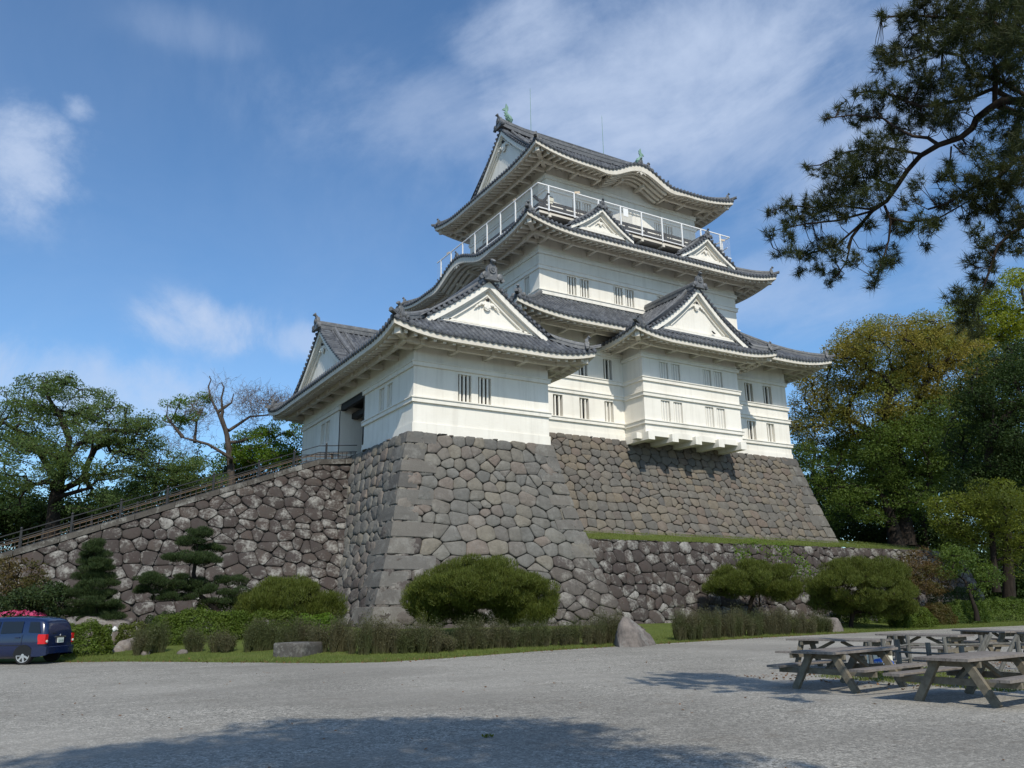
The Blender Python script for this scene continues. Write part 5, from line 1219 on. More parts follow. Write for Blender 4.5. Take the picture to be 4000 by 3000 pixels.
'plum2':{'tr':[(54.05,32.36,-0.75),(53.98,32.48,0.12),(53.87,32.66,1.15)],'lobes':[(54.46,32.88,2.05,1.53,1.07,20),(54.93,32.06,1.13,1.21,0.91,12),(54.34,33.48,2.83,0.93,0.77,8)]},
'vine':{'tr':[(41.6,38.97,0.31),(41.77,38.79,1.45),(41.92,38.62,2.46)],'lobes':[(41.96,38.58,3.05,1.94,0.84,20),(42.92,37.61,2.43,1.18,0.89,12),(43.49,36.9,1.68,0.88,1.17,12),(40.85,39.49,3.23,0.6,0.42,4)]},
'maple':{'tr':[(0.77,41.99,-0.4),(0.7,41.99,0.45),(0.67,41.99,1.12)],'lobes':[(0.54,42.0,1.5,1.18,0.69,26),(0.12,42.85,0.85,1.0,0.7,16),(1.27,42.8,0.65,0.91,0.61,14)]}},
'GD':[(1.53,40.49,0.7,1.15,0.42,26),(0.67,41.16,0.35,1.15,0.42,20),(2.03,40.78,0.08,0.87,0.31,14)]}
# ---------------------------------------------------------------- plants
def unit(v): return v/(np.linalg.norm(v, axis=-1, keepdims=True)+1e-9)
def leaves(mb, c, size, rng, up=.5, asp=.5, rmul=1.0, out=None):
    """diamond leaf faces at centres c with random facing"""
    n = len(c)
    if n == 0: return
    nr = unit(rng.normal(size=(n, 3))+A(0, 0, up)+(0 if out is None else out))
    a = unit(np.cross(nr, rng.normal(size=(n, 3)))); b = np.cross(nr, a)
    L = size*rng.uniform(.6, 1.35, n)[:, None]*.5; W_ = L*asp
    V = np.stack([c-a*L, c+b*W_, c+a*L, c-b*W_], 1).reshape(-1, 3)
    mb.add(V, np.arange(4*n).reshape(-1, 4), np.clip(rng.normal(.5, .25, n)*rmul, 0, 1))
def spikes(mb, c, d, length, width, rng, spread=.5):
    """thin upright needles from points c along d"""
    n = len(c)
    if n == 0: return
    d = unit(d+rng.normal(0, spread, (n, 3))); s = unit(np.cross(d, rng.normal(size=(n, 3))))
    L = length*rng.uniform(.6, 1.3, n)[:, None]
    V = np.stack([c-s*width, c+s*width, c+d*L], 1).reshape(-1, 3)
    mb.add(V, np.arange(3*n).reshape(-1, 3), rng.random(n))
def ball(rng, n, inner=.0):
    v = unit(rng.normal(size=(n, 3))); return v*(inner+(1-inner)*rng.random((n, 1)))**(1/2.2)
def grow(trunk, targets, rng, r0, rt=.02, sag=.08, limbs=(), exp=.5):
    """skeleton that reaches every target from a trunk; returns list of (path, start count)"""
    pos_ = []; par = []; paths = []
    def add(path, p0):
        ids = []
        for q in path: pos_.append(np.asarray(q, float)); par.append(p0); p0 = len(pos_)-1; ids.append(p0)
        return ids
    def dense(P, st):
        P = [np.asarray(p, float) for p in P]; out = [P[0]]
        for a, b in zip(P[:-1], P[1:]):
            m = max(1, int(np.linalg.norm(b-a)/st))
            for k in range(1, m+1): out.append(a+(b-a)*k/m)
        return out
    ext = np.linalg.norm(np.asarray(trunk[-1], float)-np.asarray(trunk[0], float))
    st = max(ext/14, .12)
    paths.append((-1, add(dense(trunk, st), -1)))
    for L_ in limbs:
        L_ = dense(L_, st); d = np.linalg.norm(np.array(pos_)-L_[0], axis=1); k = int(np.argmin(d))
        paths.append((k, add(L_[1:] if d[k] < st else L_, k)))
    T = np.asarray(targets, float)
    if len(T):
        d0 = np.min(np.linalg.norm(T[:, None]-np.array(pos_)[None], axis=2), axis=1)
        for i in np.argsort(d0):
            Pn = np.array(pos_); dv = T[i]-Pn; d = np.linalg.norm(dv, axis=1)
            cost = d+np.maximum(-dv[:, 2], 0)*.8
            k = int(np.argmin(cost)); a = Pn[k]; m = max(2, int(d[k]/st))
            mid = []
            off = rng.normal(0, sag*d[k], 3)
            for j in range(1, m+1):
                f = j/m; mid.append(a+(T[i]-a)*f+off*sin(pi*f)+A(0, 0, .10*d[k]*sin(pi*f)))
            paths.append((k, add(mid, k)))
    cnt = np.zeros(len(pos_))
    child = np.zeros(len(pos_), int)
    for p in par:
        if p >= 0: child[p] += 1
    for i in range(len(pos_)-1, -1, -1):
        if child[i] == 0: cnt[i] += 1
        if par[i] >= 0: cnt[par[i]] += cnt[i]
    rad = np.clip(rt*cnt**exp, rt, r0)
    out = []
    for k, ids in paths:
        seq = ([k] if k >= 0 else [])+ids
        if len(seq) > 1:
            r = rad[seq].copy()
            if k >= 0: r[0] = min(r[0], r[1]*1.25)
            out.append((np.array([pos_[s] for s in seq]), r))
    return out
def tree(name, label, cat, tr, lobes, leaf, bark, seed, r0=.4, per=110, cr=1.1, size=.24, flatn=.55, limbs=(), rt=.035, shape='leaf', group=None, up=.5, flare=1.5, asp=.5, extra=None, crown='crown', inner=.45, lr=0):
    rng = np.random.default_rng(seed)
    T = []; R_ = []
    for (x, y, z, rh, rv, n) in lobes:
        b = ball(rng, n, inner); T.append(A(x, y, z)+b*A(rh, rh*.85, rv))
    T = np.concatenate(T)
    root = thing(name, label, cat, tuple(tr[0]), group)
    br = MB(); base = np.asarray(tr[0], float)
    for i, (P, r) in enumerate(grow([base-A(0, 0, .6)]+list(tr), T, rng, r0, rt, limbs=limbs)):
        if i == 0:
            r = np.maximum(r, np.linspace(r0*flare, r0*.45, len(r)))
        elif lr and i <= len(limbs): r = np.maximum(r, np.linspace(lr, lr*.22, len(r)))
        br.tube(P, r, 7 if r[0] > .1 else 4, False)
    br.build('trunk', bark, root, smooth=True, fix=False)
    cw_ = MB(); n = len(T)
    rr = cr*rng.uniform(.6, 1.25, n)
    k = np.maximum((per*(rr/cr)**2).astype(int), 6)
    idx = np.repeat(np.arange(n), k)
    b = ball(rng, len(idx), .35); C = T[idx]+b*rr[idx][:, None]*A(1, 1, flatn)
    if shape == 'leaf': leaves(cw_, C, size, rng, up, asp, out=b*.5)
    else:
        d = b*.55+A(0, 0, 1.0)
        spikes(cw_, C, d, size, size*.085, rng, .35)
    cw_.build(crown, leaf, root, fix=False)
    return root
LV = {}
LV['camphor'] = mat_leaf('camphor_leaf', (0.215, 0.185, 0.036), (0.32, 0.265, 0.058), (0.125, 0.18, 0.032), .38, .17)
LV['lime'] = mat_leaf('lime_leaf', (0.156, 0.195, 0.016), (0.312, 0.351, 0.029), (0.208, 0.247, 0.021), .4, .3)
LV['deep'] = mat_leaf('deep_leaf', (0.018, 0.036, 0.010), (0.045, 0.082, 0.018), (0.035, 0.062, 0.012), .3, .3)
LV['mid'] = mat_leaf('mid_leaf', (0.069, 0.115, 0.020), (0.138, 0.201, 0.035), (0.048, 0.090, 0.018), .35, .25)
LV['olive'] = mat_leaf('olive_leaf', (0.10, 0.13, 0.016), (0.20, 0.235, 0.030), (0.075, 0.10, 0.016), .35, .35)
LV['cherry'] = mat_leaf('cherry_leaf', (0.079, 0.131, 0.048), (0.183, 0.250, 0.092), (0.104, 0.163, 0.052), .5, .35)
LV['bright'] = mat_leaf('bright_leaf', (0.072, 0.144, 0.014), (0.168, 0.264, 0.030), None, .45)
LV['needle'] = mat_leaf('pine_needle', (0.024, 0.039, 0.013), (0.070, 0.087, 0.025), (0.049, 0.055, 0.018), .2, 1.2)
LV['mound'] = mat_leaf('mound_needle', (0.048, 0.072, 0.012), (0.145, 0.170, 0.028), (0.085, 0.105, 0.016), .25, .8)
LV['cloud'] = mat_leaf('cloud_needle', (0.022, 0.042, 0.014), (0.060, 0.090, 0.026), None, .25)
LV['azalea'] = mat_leaf('azalea_leaf', (0.052, 0.090, 0.012), (0.127, 0.186, 0.024), (0.086, 0.120, 0.014), .3, 1.0)
LV['rust'] = mat_leaf('rust_leaf', (0.10, 0.055, 0.030), (0.15, 0.11, 0.035), (0.07, 0.08, 0.02), .4, .5)
LV['twig'] = mat_leaf('twiggy_hedge', (0.075, 0.070, 0.042), (0.145, 0.140, 0.070), (0.075, 0.092, 0.034), .3, .7)
LV['pink'] = mat_leaf('pink_flower', (0.50, 0.05, 0.16), (0.72, 0.14, 0.30), None, .3)
LV['red'] = mat_leaf('red_flower', (0.45, 0.035, 0.045), (0.60, 0.09, 0.08), None, .3)
LV['drytwig'] = flat('dry_twig', (0.124, 0.099, 0.084), .9)
V_ = VEG
# -- tall trees right of the castle
R = V_['R1']; tree('tree', 'tall broad camphor tree with rusty orange new leaves right of the keep', 'tree', R['tr'], R['lobes'], LV['camphor'], M['bark'], 21, .7, 250, 1.5, .205, .6, rt=.05, group='tall trees right of the keep')
R = V_['R2']; tree('tree', 'bright yellow green tree at the right edge behind the rusty camphor', 'tree', R['tr'], R['lobes'], LV['lime'], M['bark'], 22, .6, 230, 1.8, .25, .6, rt=.05, group='tall trees right of the keep')
R = V_['R3']; tree('tree', 'dark green tree with several dark trunks behind the end of the grass terrace', 'tree', R['tr'], R['lobes'], LV['mid'], M['bark'], 23, .55, 240, 1.45, .19, .5, rt=.045, group='tall trees right of the keep',
     limbs=[[(R['tr'][0][0]+2.4, R['tr'][0][1]+.5, R['tr'][0][2]-.3), (R['tr'][0][0]+2.2, R['tr'][0][1]+.3, R['tr'][0][2]+4), (R['tr'][0][0]+3.4, R['tr'][0][1], R['tr'][0][2]+9)], [(R['tr'][0][0]+4.0, R['tr'][0][1]-.6, R['tr'][0][2]-.4), (R['tr'][0][0]+4.1, R['tr'][0][1]-.4, R['tr'][0][2]+5), (R['tr'][0][0]+5.2, R['tr'][0][1], R['tr'][0][2]+9)]])
R = V_['R4']; tree('tree', 'very dark green tree filling the right edge of the view under the pine', 'tree', R['tr'], R['lobes'], LV['deep'], M['bark'], 24, .34, 250, 1.35, .18, .5, rt=.045, group='tall trees right of the keep')
R = V_['R5']; tree('tree', 'small olive and yellow green tree low at the right edge beyond the terrace end', 'tree', R['tr'], R['lobes'], LV['olive'], M['bark'], 25, .2, 200, .9, .15, .55, rt=.03)
R = V_['R6']; tree('tree', 'slim dark evergreen tree close behind the right corner of the keep', 'tree', R['tr'], R['lobes'], LV['deep'], M['bark'], 26, .35, 130, 1.25, .24, .5, rt=.04, group='tall trees right of the keep')
def thicket(name, label, lobes, leaf, seed, per=120, cr=1.3, size=.25, kind='stuff', cat='undergrowth'):
    rng = np.random.default_rng(seed); mb = MB()
    for (x, y, z, rh, rv, n) in lobes:
        T = A(x, y, z)+ball(rng, n, .3)*A(rh, rh, rv); rr = cr*rng.uniform(.6, 1.3, n)
        i = np.repeat(np.arange(n), per); b = ball(rng, len(i), .3)
        leaves(mb, T[i]+b*rr[i][:, None]*A(1, 1, .7), size, rng, .4, out=b*.4)
    o = mb.build(name, leaf, fix=False); o['kind'] = kind; o['label'] = label; o['category'] = cat
    return o
thicket('undergrowth', 'dark mass of undergrowth under the tall trees on the right', V_['R7'], LV['deep'], 31, 190, 1.4, .28)
thicket('undergrowth', 'dark bushes behind the low end of the stairway ramp', V_['L4'], LV['deep'], 32)
thicket('woodland', 'dim green woodland closing the view far behind the tall trees', V_['R8'], LV['mid'], 33, 190, 3.2, .6, cat='woodland')
# -- trees left of the castle
R = V_['L1']; tree('tree', 'spreading cherry tree with fresh green leaves behind the stairway ramp', 'tree', R['tr'], R['lobes'], LV['cherry'], M['bark'], 41, .40, 120, .70, .145, .55, limbs=V_['L1l'], lr=.17, rt=.03, up=.6, flare=1.25, group='trees behind the stairway ramp')
R = V_['L3']; tree('tree', 'small light green tree between the cherry and the half bare tree', 'tree', R['tr'], R['lobes'], LV['cherry'], M['bark'], 42, .13, 190, .85, .16, .42, rt=.022, up=.9, flare=1.1, group='trees behind the stairway ramp')
R = V_['L2']; t2 = tree('tree', 'gnarled half bare tree with lopped grey limbs left of the turret eaves', 'tree', R['tr'], R['lobes'], LV['bright'], M['palebark'], 43, .34, 150, .66, .16, .55, limbs=V_['L2l'], lr=.16, rt=.03, flare=1.2, group='trees behind the stairway ramp')
def bare_twigs(par, lobes, seed):
    rng = np.random.default_rng(seed); mb = MB()
    for (x, y, z, rh, rv, n) in lobes:
        for k in range(n):
            a = A(x, y, z)+ball(rng, 1)[0]*A(rh, rh, rv)*.9; d = unit(rng.normal(size=3)+A(0, 0, .9))
            P = [a]
            for j in range(3): d = unit(d+rng.normal(0, .35, 3)); P.append(P[-1]+d*rng.uniform(.25, .5))
            mb.tube(P, [.017, .012, .008, .005], 3, False)
            for j in range(4):
                q = P[1+j % 3]; e = unit(rng.normal(size=3)+A(0, 0, .8)); mb.tube([q, q+e*.28, q+e*.5+rng.normal(0, .08, 3)], [.011, .008, .004], 3, False)
    mb.build('bare_twigs', LV['drytwig'], par, fix=False)
bare_twigs(t2, V_['L2tw'], 44)
# -- overhanging pine
def pine():
    rng = np.random.default_rng(51); base = A(14.6, 4.2, GZ)
    root = thing('pine_tree', 'large dark pine whose needled boughs hang into the upper right of the view', 'tree', tuple(base))
    tr_ = MB()
    trunk = [base-A(0, 0, .4), base+A(.1, 0, 2), base+A(.35, .15, 4), base+A(.1, .5, 6), base+A(-.15, .6, 8), base+A(0, .3, 10), base+A(.3, .1, 12.5)]
    tr_.tube(trunk, [.42, .33, .29, .26, .22, .17, .10], 10)
    nodes = []
    for P, r in V_['PL']:
        P = [np.asarray(p, float) for p in P]
        if P[0][0] > 11.2 and r > .03: P = [A(*(np.array(trunk[4 if P[0][2] > 5.0 else 3])))]+[P[0]*.5+.5*np.array(trunk[4])]*0+P
        tr_.tube(P, np.linspace(r, max(r*.3, .007), len(P)), 7); 
        for a, b in zip(P[:-1], P[1:]):
            m = max(1, int(np.linalg.norm(b-a)/.12))
            for k in range(m+1): nodes.append(a+(b-a)*k/m)
    nodes = np.array(nodes); cw_ = MB(); tw2 = MB()
    cs = []; ds = []
    for (x, y, z, r) in V_['PB']:
        c = A(x, y, z); n = max(4, int(225*r*r*pi*.62+3)); pts = c+ball(rng, n, .2)*A(r, r*1.3, r)*.98
        for p in pts:
            d = np.linalg.norm(nodes-p, axis=1); q = nodes[int(np.argmin(d))]; v = p-q; L = np.linalg.norm(v)
            if L > 1.0: q = c+(p-c)*.2; v = p-q; L = np.linalg.norm(v)
            dirn = unit(v+rng.normal(0, .25*L+.02, 3)+A(0, 0, .10))
            if rng.random() < .3: tw2.tube([q, (p+q)/2+rng.normal(0, .03, 3)-A(0, 0, .03), p], [.009, .006, .004], 3, False)
            # needles also run a little way back along the twig
            for k in range(2):
                cs.append(p-dirn*.085*k); ds.append(dirn)
    cs = np.array(cs); ds = np.array(ds); K = 22
    C = np.repeat(cs, K, 0)+rng.normal(0, .012, (len(cs)*K, 3)); Dv = unit(np.repeat(ds, K, 0)*.75+unit(rng.normal(size=(len(cs)*K, 3))))
    spikes(cw_, C, Dv, .145, .0044, rng, .10)
    tr_.build('trunk', M['pinebark'], root, smooth=True, fix=False)
    tw2.build('twigs', M['pinebark'], root, fix=False)['kind'] = 'stuff'; cw_.build('crown', LV['needle'], root, fix=False)
pine()
tree('tree', 'broad leaved tree standing behind the viewer and shading the near gravel', 'tree', [(-1.5, -7.5, GZ), (-1.4, -7.0, 3), (-.8, -5.5, 6.5), (0.5, -3.2, 8.6)], V_['SH'], LV['mid'], M['bark'], 61, .35, 110, .85, .22, .6, rt=.03)
# -- clipped pine mounds
def mound(key, label, seed, per=520, cr=.50, size=.16):
    R = V_[key]
    return tree('pine_mound', label, 'shrub', R['tr'], R['lobes'], LV['mound'], M['pinebark'], seed, .13, per, cr, size, .62, rt=.016, shape='spike', group='clipped pine mounds along the lawn', flare=1.3, inner=.55)
mound('TA', 'low clipped pine mound at the foot of the turret rampart, left of its corner', 71)
mound('TB', 'biggest domed clipped pine, before the tall turret rampart', 72)
mound('TC', 'clipped pine mound with flat umbrella crown in front of the low terrace wall', 73)
mound('TD', 'round dark clipped pine mound with thick trunk, farthest right along the terrace wall', 74)
def niwaki(key, label, seed):
    R = V_[key]
    return tree('cloud_pine', label, 'tree', R['tr'], R['lobes'], LV['cloud'], M['bark'], seed, .12, 520, .30, .10, .42, rt=.012, shape='spike', flare=1.3, group='cloud pruned pines before the ramp wall', inner=.3)
niwaki('NE', 'narrow conical cloud pruned pine standing before the low part of the ramp wall', 75)
niwaki('NF', 'sprawling cloud pruned pine with separate dark pads before the ramp wall', 76)
R = V_['PX']['plum']; tree('tree', 'small reddish leaved plum tree at the right end of the terrace wall', 'tree', R['tr'], R['lobes'], LV['rust'], M['bark'], 77, .12, 190, .62, .13, .7, rt=.018)
R = V_['PX']['plum2']; tree('tree', 'small leaning green tree beside the terrace wall corner', 'tree', R['tr'], R['lobes'], LV['mid'], M['bark'], 78, .12, 130, .6, .15, .7, rt=.018)
R = V_['PX']['vine']; tree('shrub', 'thin bright leaved sapling against the terrace wall between two pine mounds', 'shrub', R['tr'], R['lobes'], LV['bright'], M['bark'], 79, .05, 34, .5, .15, .8, rt=.010)
R = V_['PX']['maple']; tree('tree', 'reddish brown leaved maple at the left edge before the ramp wall', 'tree', R['tr'], R['lobes'], LV['rust'], M['bark'], 80, .09, 110, .5, .11, .6, rt=.014)
thicket('shrub', 'dark green shrub under the maple behind the pink azalea', V_['GD'], LV['cloud'], 81, 120, .45, .13, 'thing', 'shrub')
# -- clipped azaleas: dense small leaves over a rounded body
def azalea(label, c, rx, ry, rz_, seed, leaf=None, n=5200, flowers=None, group='clipped azalea bushes', size=.085):
    rng = np.random.default_rng(seed); mb = MB(); c = A(*c); n = int(n*1.8)
    v = unit(rng.normal(size=(n, 3))); v[:, 2] = np.abs(v[:, 2])*1.0-.12
    lump = 1+.07*np.sin(v[:, 0]*9+seed)+.06*np.sin(v[:, 1]*11+seed*2)+.05*np.sin(v[:, 2]*13)
    sg = lambda x: np.sign(x)*np.abs(x)**.75
    P = c+np.stack([sg(v[:, 0])*rx, sg(v[:, 1])*ry, sg(v[:, 2])*rz_], 1)*(lump*(1-.22*rng.random(n)**2))[:, None]
    leaves(mb, P, size, rng, .2, .55, out=v*.9)
    o = mb.build('azalea_bush', leaf or LV['azalea'], fix=False); tag(o, label, 'bush', group)
    if flowers:
        f = MB(); m = flowers[1]; w = unit(rng.normal(size=(m, 3))); w[:, 2] = np.abs(w[:, 2])*.8+.25
        if flowers[2] is not None: w = unit(w+A(*flowers[2]))
        k = rng.integers(0, max(m//14, 1), m); cl = unit(rng.normal(size=(max(m//14, 1), 3))*A(1, 1, .6)+A(*(flowers[2] or (0, -.6, .5)))); w = unit(cl[k]+rng.normal(0, .10, (m, 3)))
        P = c+w*A(rx, ry, rz_)*1.06
        leaves(f, P, .12, rng, .3, .8, out=w); f.build('flowers', flowers[0], o, fix=False)
    return o
az = lambda x, y: float(zg(np.array([x]), np.array([y]))[0])
azalea('round clipped azalea on the gravel edge right beside the blue car', (2.95, 35.9, az(2.95, 35.9)), .86, .8, 1.32, 1)
azalea('pink flowering azalea behind the roof of the blue car', (0.75, 40.2, az(0.75, 40.2)), 1.75, .9, 1.42, 2, flowers=(LV['pink'], 1500, (0, -.4, .9)), n=4200)
azalea('long clipped azalea hedge behind the tufted bushes on the left', (7.4, 37.4, az(7.4, 37.4)), 2.1, 1.0, 1.42, 3, n=9500, flowers=(LV['red'], 24, (.1, -.2, .9)))
azalea('clipped azalea hedge joining the long one on its right', (10.0, 36.8, az(10, 36.8)), 1.25, .9, 1.25, 4, n=5200)
azalea('small bright green round azalea under the left pine mound', (11.9, 36.8, az(11.9, 36.8)), 1.15, .8, 1.05, 5, LV['bright'], 4600)
azalea('low azalea between the cloud pines with a few red flowers', (8.9, 40.6, az(8.9, 40.6)), 1.6, .7, 1.75, 6, n=5200, flowers=(LV['red'], 40, (.4, -.5, .5)))
azalea('tiny yellow green azalea under the conical cloud pine', (4.9, 38.3, az(4.9, 38.3)), .75, .5, 1.0, 7, LV['mound'], 2400)
azalea('low dark azalea under the sprawling cloud pine', (6.3, 39.6, az(6.3, 39.6)), 1.0, .6, 1.25, 8, LV['cloud'], 3000)
for i, (lb, x, y, rx, rz_, lf, n) in enumerate((('low oval clipped bush on the lawn left of the brown one, right side', 47.4, 32.4, 1.55, 1.35, 'azalea', 6500), ('brown tinged clipped bush among the green ones at right', 51.8, 33.6, 1.05, 1.45, 'rust', 4200), ('wide clipped bush right of the brown tinged one', 55.2, 33.8, 2.1, 1.6, 'mid', 6200), ('clipped hedge bush at the right edge of the lawn', 60.3, 34.2, 2.8, 1.8, 'mid', 6500), ('taller clipped hedge behind the bushes at the right edge', 61.0, 38.0, 3.6, 2.5, 'deep', 6500), ('dark clipped bush behind the low oval bush', 50.0, 35.4, 1.3, 1.5, 'mid', 4200), ('small dark bush near the thick trunk of the round pine mound', 46.8, 36.3, 1.2, 1.6, 'mid', 4000))):
    azalea(lb, (x, y, az(x, y)), rx, .9, rz_, 20+i, LV[lf], n, group='clipped bushes on the right lawn', size=.10)
# -- twiggy low hedge bushes along the gravel edge
def twiggy(label, x, y, w, h, seed, dep=.45):
    """fan of thin upright twigs with tiny leaves, ragged on top"""
    rng = np.random.default_rng(seed); y -= .55; w *= 1.12 if x > 9 else .86; h *= 1.08; mb = MB(); ns = max(4, int(w*6)); hv = rng.uniform(.8, 1.15); T = []; B = []
    for s_ in range(ns):           # several stools, each a small fan of its own height
        sx = x+(s_+rng.uniform(.1, .9)-ns/2)*w/ns*.92; sy = y+rng.uniform(-.5, .5)*dep; hh = h*hv*rng.uniform(.66, 1.15); z = az(sx, sy); n = int(230*w/ns*4.2)
        th = rng.random(n)*2*pi; q = np.sqrt(rng.random(n)); r1 = rng.uniform(.18, .30)
        B.append(np.stack([sx+np.cos(th)*q*r1*.45, sy+np.sin(th)*q*r1*.5, np.full(n, z)], 1))
        T.append(np.stack([sx+np.cos(th)*q*r1*1.25+rng.normal(0, .06, n), sy+np.sin(th)*q*r1*1.1, z+hh*(1-.25*q**3)*rng.uniform(.62, 1.08, n)], 1))
    b = np.concatenate(B); t = np.concatenate(T); n = len(b)
    s = unit(np.cross(t-b, rng.normal(size=(n, 3))))*.0065
    V = np.stack([b-s, b+s, t], 1).reshape(-1, 3); tone = rng.uniform(0, .5); mb.add(V, np.arange(3*n).reshape(-1, 3), tone+rng.random(n)*.5)
    m = n*5; k = rng.integers(0, n, m); f = .22+.80*rng.random(m)**.75
    P = b[k]+(t[k]-b[k])*f[:, None]+rng.normal(0, .04, (m, 3)); leaves(mb, P, .055, rng, .3, .4)
    o = mb.build('hedge_bush', LV['twig'], fix=False); return tag(o, label, 'bush', 'twiggy bushes along the gravel edge')
HB = [('wide twiggy bush nearest the round azalea beside the car', 4.9, 35.0, 1.35, 1.15), ('narrow twiggy bush second from the car', 6.35, 34.2, .62, .80), ('small fanned twiggy bush third from the car', 7.2, 33.2, .85, .85), ('twiggy bush fourth from the car, before the long azalea hedge', 8.3, 32.6, 1.25, 1.0), ('twiggy bush behind and left of the square stone block', 9.5, 31.8, 1.35, 1.05),
      ('twiggy bush directly behind the square stone block', 10.3, 30.2, 1.3, 1.05), ('bulky twiggy bush right of the stone block', 11.3, 29.0, 1.4, 1.12), ('twiggy bush before the tall corner of the turret base', 12.5, 28.9, 1.35, 1.05), ('last bush of the dense left hedge, beside a gap', 13.35, 28.7, .95, 1.0), ('small lone twiggy bush in the gap before the turret base corner', 14.15, 29.1, .55, .75),
      ('twiggy bush just left of the biggest pine dome', 15.4, 29.6, 1.15, 1.0), ('twiggy bush under the left side of the biggest pine dome', 16.9, 29.7, 1.25, 1.0), ('twiggy bush in front of the trunk of the biggest pine dome', 18.5, 29.9, 1.2, .95), ('twiggy bush under the right side of the biggest pine dome', 20.1, 30.1, 1.2, 1.0), ('twiggy bush between the pine dome and the pointed boulder', 21.4, 30.0, .95, 1.05), ('dense twiggy bush touching the pointed boulder', 22.6, 30.3, 1.15, 1.15),
      ('first twiggy bush right of the pointed boulder', 27.2, 30.6, 1.35, 1.15), ('second twiggy bush right of the pointed boulder', 28.9, 30.9, 1.4, 1.2), ('third twiggy bush right of the pointed boulder', 30.7, 31.3, 1.4, 1.2), ('fourth twiggy bush right of the pointed boulder', 32.5, 31.6, 1.4, 1.15), ('fifth twiggy bush right of the pointed boulder', 34.4, 31.8, 1.4, 1.1), ('brownish twiggy bush left of the rounded boulder', 36.4, 31.9, 1.45, 1.1), ('last brownish twiggy bush against the rounded boulder', 38.2, 32.0, 1.3, 1.05)]
for i, q in enumerate(HB): twiggy(*q, 200+i, dep=.55 if i in (0, 5, 6, 7) else .45)
# -- grass blades on the lawn edge and terrace rim
def blades():
    rng = np.random.default_rng(91); mb = MB()
    n = 42000; x = rng.uniform(2, 60, n); d = rng.exponential(1.6, n)+.03; y = yedge(x)+d; z = zg(x, y)
    spikes(mb, np.stack([x, y, z], 1), np.tile(A(0, 0, 1), (n, 1)), .085, .007, rng, .4)
    n = 26000; x = rng.uniform(30, TE-.5, n); f = rng.random(n)**2; y = 42.3+f*8; z = 3.93+1.42*f**.85+.04*np.sin(x*1.3+f*5)-.012*np.maximum(x-55, 0)
    spikes(mb, np.stack([x, y, z], 1), np.tile(A(0, 0, 1), (n, 1)), .12, .009, rng, .4)
    o = mb.build('grass', M['blade'], fix=False); struct(o, 'stuff', 'short grass blades on the lawn and on the terrace rim', 'grass')
    lf = MB(); n = 2600; x = np.concatenate([rng.uniform(2, 40, 1500), rng.uniform(15, 24, 1100)]); y = np.concatenate([yedge(x[:1500])+rng.normal(.15, .28, 1500), rng.uniform(10.5, 15.0, 1100)])
    z = np.where(np.arange(n) < 1500, np.maximum(zg(x, y), GZ)+.02, GZ+.02); leaves(lf, np.stack([x, y, z], 1), .075, rng, 3.0, .6)
    m = 420; g = np.stack([rng.uniform(-6, 26, m), rng.uniform(5, 26, m), np.full(m, GZ+.016)], 1); g = g[g[:, 1] < yedge(g[:, 0])-.3]; leaves(lf, g, .055, rng, 4, .6)
    dl = mat_leaf('dry_leaf', (0.10, 0.055, 0.025), (0.26, 0.13, 0.06), None, .2)
    o = lf.build('leaf_litter', dl, fix=False); struct(o, 'stuff', 'brown fallen leaves along the gravel edge', 'leaves')
blades()
# small green tuft lying on the near gravel
rng_ = np.random.default_rng(97); wd = MB(); leaves(wd, A(5.75, 10.3, GZ+.03)+ball(rng_, 26)*A(.10, .05, .02), .05, rng_, .6); tag(wd.build('weed', LV['olive'], fix=False), 'small tuft of yellow green leaves lying on the near gravel', 'weed')
# ---------------------------------------------------------------- rocks and stone block
def rock(name, label, pts, seed, mat, cat='rock', rough=.06, group=None, sub=3, bev=.05):
    """boulder: convex hull of a few points, subdivided and roughened"""
    import bmesh
    from mathutils import noise
    b = bmesh.new()
    for p in pts: b.verts.new(p)
    bmesh.ops.convex_hull(b, input=b.verts[:])
    for v in [v for v in b.verts if not v.link_faces]: b.verts.remove(v)
    bmesh.ops.triangulate(b, faces=b.faces[:])
    bmesh.ops.bevel(b, geom=b.edges[:], offset=bev, segments=1, affect='EDGES')
    bmesh.ops.triangulate(b, faces=b.faces[:])
    bmesh.ops.subdivide_edges(b, edges=b.edges[:], cuts=sub, use_grid_fill=True)
    for v in b.verts:
        n = noise.fractal(v.co*2.3+Vector((seed, 0, 0)), 1.0, 2.0, 4); v.co += v.normal*n*rough if v.normal.length else Vector()
    me = bpy.data.meshes.new(name); b.to_mesh(me); b.free()
    for p in me.polygons: p.use_smooth = True
    at = me.attributes.new('rnd', 'FLOAT', 'FACE'); at.data.foreach_set('value', np.full(len(me.polygons), .5, np.float32))
    me.materials.append(mat); o = bpy.data.objects.new(name, me); COL.objects.link(o); return tag(o, label, cat, group)
rock('boulder', 'large pointed grey boulder standing on the gravel edge in a gap of the hedge', [(21.65, 27.9, GZ-.1), (22.2, 27.35, GZ-.1), (23.3, 28.0, GZ-.1), (24.2, 28.6, GZ-.1), (23.9, 29.3, GZ-.1), (22.4, 29.4, GZ-.1), (22.15, 28.3, -.52), (22.4, 28.35, -.48), (22.6, 28.9, -.6), (23.4, 28.5, -.98), (23.9, 28.7, -1.22), (21.9, 28.4, -1.1), (22.4, 27.7, -1.15)], 3.1, M['rock'])
rock('boulder', 'rounded grey boulder at the right end of the twiggy hedge', [(38.6, 31.3, GZ-.1), (39.9, 31.4, GZ-.1), (40.4, 32.2, GZ-.1), (38.7, 32.4, GZ-.1), (38.8, 31.5, -.95), (39.5, 31.5, -.85), (40.1, 31.8, -1.05), (38.9, 32.2, -.85)], 5.3, M['rock'])
